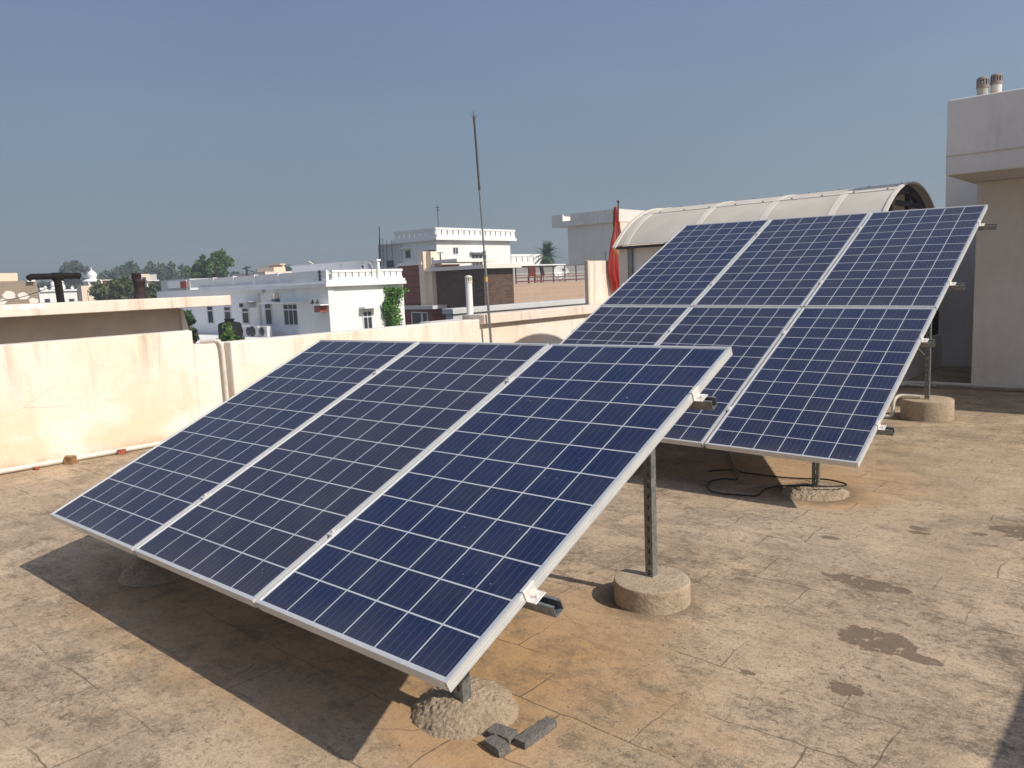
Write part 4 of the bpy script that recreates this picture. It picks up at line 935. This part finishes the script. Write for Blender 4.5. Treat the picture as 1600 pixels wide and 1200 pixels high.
# --- beige block right of centre
cE = at(965, 380, d=66); FE = Face('x', cE.y); GE = Face('y', cE.x)
oE = thing('beige_block', (cE.x, cE.y, GZ), 'beige rooftop block with overhanging parapet behind the red flag', 'building'); LE = oE.location
xl = FE.s_(884, 390); zt = at(965, 326, y=cE.y).z; zp = at(965, 346, y=cE.y).z; xo = FE.s_(862, 345)
m = MB(LE); m.box(xl, cE.x, cE.y + .35, cE.y + 7, GZ, zp); m.build('wall', M['beigewall'], oE)
m = MB(LE); un = FE.s_(879, 340); um = FE.s_(891, 340)
m.box(xo, un, cE.y, cE.y + .15, zp, zt); m.box(un, um, cE.y, cE.y + .15, zp, zp + (zt - zp) * .45); m.box(um, cE.x + .1, cE.y, cE.y + .15, zp, zt)
m.box(cE.x - .05, cE.x + .1, cE.y + .151, cE.y + 7.2, zp, zt); m.box(xo, xo + .15, cE.y + .151, cE.y + 7.2, zp, zt); m.box(xo + .15, cE.x - .051, cE.y + .151, cE.y + 7.2, zp, zp + .15); m.build('parapet', M['blocktop'], oE)
m = MB(LE); m.box(cE.x + .001, cE.x + .06, cE.y + .36, cE.y + 7.2, GZ, zp - .01); m.build('side_wall', M['cream_plain'], oE)

# --- old brick house and shrine at the left
cF = at(64, 455, d=60); FF = Face('y', cF.x)
o = thing('old_brick_house', (cF.x - 4, cF.y, GZ), 'unplastered old brick house at the left edge with patched plaster', 'house'); L_ = o.location
m = MB(L_); FF.pbox(m, -90, 440, 62, 520, 0, 8); m.build('wall', M['rawbrick'], o)
m = MB(L_)
rg = random.Random(8)
for uc, vc, du, dv_ in ((14, 461, 12, 7), (36, 463, 9, 6), (52, 470, 8, 5), (2, 472, 8, 5)):
    pts = []
    for k in range(18):
        a = 2 * PI * k / 18; q = FF.at(uc + du * math.cos(a) * rg.uniform(.75, 1.15), vc - dv_ * math.sin(a) * rg.uniform(.7, 1.15)); pts.append((q.y, q.z))
    m.prism(pts, (.03, 0, 0), (cF.x + .001, 0, 0), (0, 1, 0), (0, 0, 1))
m.build('plaster_patch', M['beigewall'], o)
FF2 = Face('y', cF.x - 5); m = MB(L_); FF2.pbox(m, -40, 427, 28, 445, 0, 4); m.build('upper_room', M['peach'], o)
m = MB(L_); FF.pbox(m, 43, 437.5, 55, 440, .3, 2); m.build('roof_slab', M['white'], o)
def onion(mb, c, r, seg=18):
    mb.lathe([(r * .75, 0), (r * .82, r * .1), (r * .7, r * .18), (r * .95, r * .5), (r * 1.0, r * .85), (r * .86, r * 1.25), (r * .52, r * 1.6), (r * .2, r * 1.85), (r * .08, r * 2.1), (r * .1, r * 2.2), (.01, r * 2.6)], c, seg)
dS = 125; q0 = at(100, 456, d=dS); FS = Face('y', q0.x); sc = dS / FPX
o = thing('shrine', (q0.x, q0.y, GZ), 'white shrine with little onion domes along its roof', 'shrine'); L_ = o.location
m = MB(L_); FS.pbox(m, 62, 455, 121, 480, 0, 8); m.build('wall', M['white'], o)
m = MB(L_); FS.pbox(m, 63, 452.5, 122, 455, .3, 8); FS.pbox(m, 62.5, 449.5, 69, 453, .2, 3); m.build('cornice', M['white'], o)
for u, r, lift in ((73, 2.2, 0), (86, 2.2, 0), (101, 2.4, 0), (115, 2.2, 0), (85, 3, -5), (99, 3.4, -6)):
    b_ = FS.at(u, 453 + lift); m = MB(L_); m.box(q0.x - .2 - r * sc * 1.8, q0.x - .2, b_.y - r * sc * .9, b_.y + r * sc * .9, b_.z - (1.2 if lift else 0), b_.z + r * sc * .5)
    onion(m, (q0.x - .2 - r * sc * .9, b_.y, b_.z + r * sc * .5), r * sc * .95); m.build('dome', M['white'], o)
for u in (74, 112): window(o, L_, FS, u - 4, 467, u + 4, 474, 1, False)
q = at(148, 470, d=118); o = thing('shrine_tower', (q.x, q.y, GZ), 'white open arched tower topped with the large onion dome', 'tower'); L_ = o.location; sc = 118 / FPX
zt = at(148, 436, d=118).z; m = MB(L_); h = zt - 1.6
m.box(q.x - .85, q.x + .85, q.y - .85, q.y + .85, GZ, zt - 2.3); m.build('shaft', M['white'], o); m = MB(L_)
for sx in (-.72, .72):
    for sy in (-.72, .72): m.box(q.x + sx - .16, q.x + sx + .16, q.y + sy - .16, q.y + sy + .16, zt - 2.3, zt - .7)
n = 10; pts = [(-.88, zt - .35), (.88, zt - .35), (.88, zt - .7)] + [(.56 * math.cos(PI * k / n), zt - 1.15 + .56 * math.sin(PI * k / n) * .9 + .0) for k in range(n + 1)] + [(-.88, zt - .7)]
for yy in (-.88, .72): m.prism([(q.x + p[0], p[1]) for p in pts], (0, .16, 0), (0, q.y + yy, 0), (1, 0, 0), (0, 0, 1))
m.build('arches', M['white'], o)
m = MB(L_); m.lathe([(1.2, -.35), (1.25, -.25), (1.0, -.1), (.75, 0)], (q.x, q.y, zt), 20); onion(m, (q.x, q.y, zt), .62); m.build('dome', M['white'], o)
q = at(180, 466, d=112); o = thing('shrine_tower', (q.x, q.y, GZ), 'smaller white onion dome rising just above the slab roof', 'tower'); L_ = o.location; zt = at(180, 464, d=112).z
m = MB(L_); m.box(q.x - .8, q.x + .8, q.y - .8, q.y + .8, GZ, zt - .2); m.build('shaft', M['white'], o); m = MB(L_); m.lathe([(1.1, -.3), (1.1, -.15), (.6, 0)], (q.x, q.y, zt), 18); onion(m, (q.x, q.y, zt), .50); m.build('dome', M['white'], o)
q0 = at(128, 460, d=100); FP_ = Face('x', q0.y); GP_ = Face('y', q0.x); o = thing('peach_house', (q0.x, q0.y, GZ), 'plain peach coloured house block before the domed tower', 'house')
m = MB(o.location); m.box(FP_.s_(120.5, 455), q0.x, q0.y, GP_.s_(149, 455), GZ, at(128, 446.5, y=q0.y).z); m.build('wall', M['peach'], o); m = MB(o.location); GP_.pbox(m, 138, 455, 139.5, 470, .15, 0); m.build('pipe', M['pvc'], o)
q0 = at(209, 440, d=150); F_ = Face('x', q0.y); G_ = Face('y', q0.x); o = thing('grey_house', (q0.x, q0.y, GZ), 'distant grey house with pale upper corner among the trees', 'house')
m = MB(o.location); m.box(F_.s_(184, 440), q0.x, q0.y, q0.y + 4, GZ, at(200, 430, y=q0.y).z); m.build('wall', M['greywall'], o); m = MB(o.location); m.box(F_.s_(206, 440), q0.x + .5, q0.y + .8, G_.s_(233, 440), GZ, at(209, 428.5, y=q0.y).z); m.build('upper_room', M['peach'], o)
window(o, o.location, Face('y', q0.x + .5), 222, 433, 228, 438, 1, False)
q0 = at(168, 440, d=140); G_ = Face('y', q0.x); o = thing('brick_room', (q0.x, q0.y, GZ), 'small far red brick room right of the large onion dome', 'building'); m = MB(o.location); G_.pbox(m, 162, 438, 174, 470, 0, 4); m.build('wall', M['orangered'], o)
m = MB(o.location); G_.pbox(m, 161, 436.8, 175, 438.2, .3, 4.3); m.build('roof', M['beigewall'], o)
q0 = at(242, 445, d=130); G_ = Face('y', q0.x); o = thing('cream_house', (q0.x, q0.y, GZ), 'small far cream house left of the white house', 'house'); m = MB(o.location); G_.pbox(m, 231, 439, 248, 475, 0, 7); m.build('wall', M['cream_plain'], o); m = MB(o.location); G_.pbox(m, 230, 437.5, 249, 439, .4, 7.3); m.build('roof_edge', M['white'], o)
q0 = at(438, 420, d=120); F_ = Face('x', q0.y); o = thing('cream_house', (q0.x, q0.y, GZ), 'far cream rooftop with stair head peeping over the white parapet', 'house')
m = MB(o.location); F_ = Face('y', q0.x); F_.pbox(m, 416, 424, 458, 475, 0, 9); m.build('wall', M['cream_plain'], o); m = MB(o.location); F_.pbox(m, 428, 417, 446, 424, -.5, 5); F_.pbox(m, 438, 412.5, 444, 417, -1, 4); m.build('stair_head', M['peach'], o); m = MB(o.location); F_.pbox(m, 437, 412, 446, 413.6, -.3, 5); m.build('roof', M['peach'], o)
q = at(386, 427, d=110); o = thing('utility_pole', (q.x, q.y, GZ), 'dark utility pole with cross arm behind the white parapet', 'pole'); zt = at(386, 416, d=110).z - GZ
m = MB(); m.tube([(0, 0, 0), (0, 0, zt)], .14, 8); m.build('pole', M['darkmetal'], o); m = MB(); m.obox((0, 0, zt - .2), (.8, .6, .12), (-.6, .8, 0), (0, 0, 1), 1.3, .12, .12); m.obox((.2, .15, zt - .55), (.8, .6, -.3), (-.6, .8, 0), (0, 0, 1), 1.3, .1, .1); m.build('cross_arm', M['darkmetal'], o)

# ------------------------------------------------------------------ trees
def tree(name, u, vtop, vbot, wpx, d, mat, label, seed, n=900, lf=.55, blobs=6, group='trees in the town', open_=False, base=GZ):
    rng = random.Random(seed); sc = d / FPX; top = at(u, vtop, d=d); bot = at(u, vbot, d=d)
    o = thing(name, (top.x, top.y, base), label, 'tree', group)
    zt, zb = top.z - base, bot.z - base; H = zt - zb; Rw = wpx * sc / 2
    m = MB(); tr = max(.12, H * .035); fork = zb + H * (.25 if open_ else .1)
    m.tube([(0, 0, 0), (.15 * tr, 0, fork * .5), (0, .2 * tr, fork)], tr * 1.6, 8, tr)
    cs = []
    for k in range(blobs):
        a = rng.random() * 6.28; rr = Rw * math.sqrt(rng.random()) * .62; f = rng.random() if k else 1
        c = Vector((math.cos(a) * rr * (1 - .35 * f), math.sin(a) * rr * (1 - .35 * f), zb + H * (.30 + .48 * f)))
        r = Rw * rng.uniform(.42, .62) * (.9 if open_ else 1); c.z = min(c.z, zt - r * .75)
        cs.append((c, r)); mid = (Vector((0, 0, fork)) + c) / 2 + Vector((rng.uniform(-.1, .1) * Rw, rng.uniform(-.1, .1) * Rw, 0))
        m.tube([(0, 0, fork * .95), mid, c + Vector((0, 0, r * .3))], tr * .7, 6, tr * .18)
    m.build('trunk', M['bark'], o)
    m = MB(); per = n // blobs
    for c, r in cs:
        subs = [(c + Vector((rng.gauss(0, .5), rng.gauss(0, .5), rng.gauss(0, .42))) * r, r * rng.uniform(.28, .5)) for _ in range(7 if open_ else 9)]
        for i in range(per):
            s, q = rng.choice(subs); p = Vector((rng.gauss(0, 1), rng.gauss(0, 1), rng.gauss(0, 1))).normalized() * q * rng.random() ** .4
            m.leaf(s + p, lf * rng.uniform(.6, 1.3), rng, .6, .5 if open_ else 0)
    m.build('crown', M[mat], o, recalc=False)
    return o
T = tree
T('eucalyptus_tree', 105, 407, 458, 44, 190, 'leaf_grey', 'lone hazy tree above the black T-shaped vent', 21, 1000, .8, 8, open_=True)
for i, (u, vt, w_, lb) in enumerate(((160, 420, 16, 'smallest hazy tree, right beside the large onion dome'), (176, 418, 22, 'low hazy tree between the dome and the tall row'), (192, 406, 30, 'first tall hazy tree right of the dome'), (212, 405, 30, 'second tall hazy tree, above the rusty chimney'), (236, 406, 28, 'third tall hazy tree, right of the rusty chimney'), (256, 409, 28, 'fourth tall hazy tree of the row'), (278, 410, 30, 'last hazy tree of the row, next to the bright green tree'))):
    T('eucalyptus_tree', u, vt, 466, w_ * 1.5, 185 + 6 * (i % 3), 'leaf_grey', lb, 30 + i, 1200, .85, 9, open_=True)
T('green_tree', 339, 391, 446, 52, 105, 'leaf_green', 'tall dense bright green tree behind the white parapet', 41, 2600, .5, 9)
T('green_tree', 315, 402, 446, 38, 108, 'leaf_green', 'lower green tree left of the tallest green tree', 42, 1500, .5, 7)
for i, (u, vt, w_, d, lb) in enumerate(((170, 440, 52, 92, 'green bushy tree just left of the rusty chimney'), (196, 434, 46, 88, 'olive bushy tree directly behind the rusty chimney'), (243, 440, 44, 95, 'olive bushy tree right of the rusty chimney'), (222, 446, 40, 84, 'low bright bushy tree behind the slab roof'))):
    T('bushy_tree', u, vt, 485, w_, d, 'leaf_bush', lb, 50 + i, 1300, .5, 7)
T('bushy_tree', 292, 474, 560, 24, 30, 'leaf_palm', 'dark tree in the gap beside the slab roof end', 61, 1200, .22, 6)
T('bushy_tree', 348, 514, 590, 66, 30, 'leaf_green', 'fresh green tree top in front of the black water tank', 62, 1300, .22, 7)
for i, (u, vt, w_, lb) in enumerate(((402, 417, 16, 'small far tree left of the cream stair head'), (418, 417, 14, 'tiny far tree next to the cream stair head'), (447, 408, 16, 'far tree just right of the cream stair head'), (486, 401, 16, 'far treetop over the white rear parapet'), (366, 420, 16, 'small far tree between green tree and utility pole'), (70, 440, 26, 'hazy low tree behind the shrine domes, left one'), (128, 436, 30, 'hazy low tree behind the peach house'), (106, 438, 26, 'hazy low tree behind the shrine domes, right one'))):
    T('far_tree', u, vt, 462, w_ * 1.4, 210, 'leaf_grey', lb, 70 + i, 700, .95, 6, open_=True)
# palm
q = at(855, 412, d=82); zt = at(853, 396, d=82).z - GZ; rng = random.Random(5)
o = thing('palm_tree', (q.x, q.y, GZ), 'dark green palm tree behind the white balustrade wing', 'tree')
m = MB(); m.tube([(0, 0, 0), (.1, 0, zt * .5), (0, .05, zt)], .22, 8, .16); m.build('trunk', M['bark'], o)
m = MB()
for k in range(46):
    a = k * 2.4; el = rng.uniform(-.9, 1.4); L = rng.uniform(1.1, 1.75); d = Vector((math.cos(a) * math.cos(el), math.sin(a) * math.cos(el), math.sin(el)))
    hub = Vector((0, 0, zt + rng.uniform(-.5, .2))); prev = hub; side = d.cross(Vector((0, 0, 1))).normalized()
    for i in range(1, 8):
        f = i / 7; p = hub + d * L * f + Vector((0, 0, -.28 * L * f * f)); t_ = (p - prev).normalized()
        for s in (-1, 1):
            tip = p + side * s * .5 * (1.1 - f * .5) + t_ * .35 - Vector((0, 0, .05)); m.add([prev, p, tip], [(0, 1, 2)])
        prev = p
m.build('fronds', M['leaf_palm'], o, recalc=False)

# ------------------------------------------------------------------ hazy air
b = MB((0, 0, GZ - 1)); b.box(-420, 60, -60, 420, GZ - 1.0, 26.0)
hz = b.build('haze', None); tag(hz, kind='stuff')
hm = bpy.data.materials.new('hazy air'); hm.use_nodes = True; hn = hm.node_tree.nodes; hl = hm.node_tree.links
hn.remove(hn['Principled BSDF']); hv = hn.new('ShaderNodeVolumePrincipled'); hl.new(hv.outputs[0], hn['Material Output'].inputs['Volume'])
hv.inputs['Color'].default_value = (.78, .86, .95, 1); hv.inputs['Density'].default_value = .0017; hv.inputs['Anisotropy'].default_value = .2
hz.data.materials.append(hm)
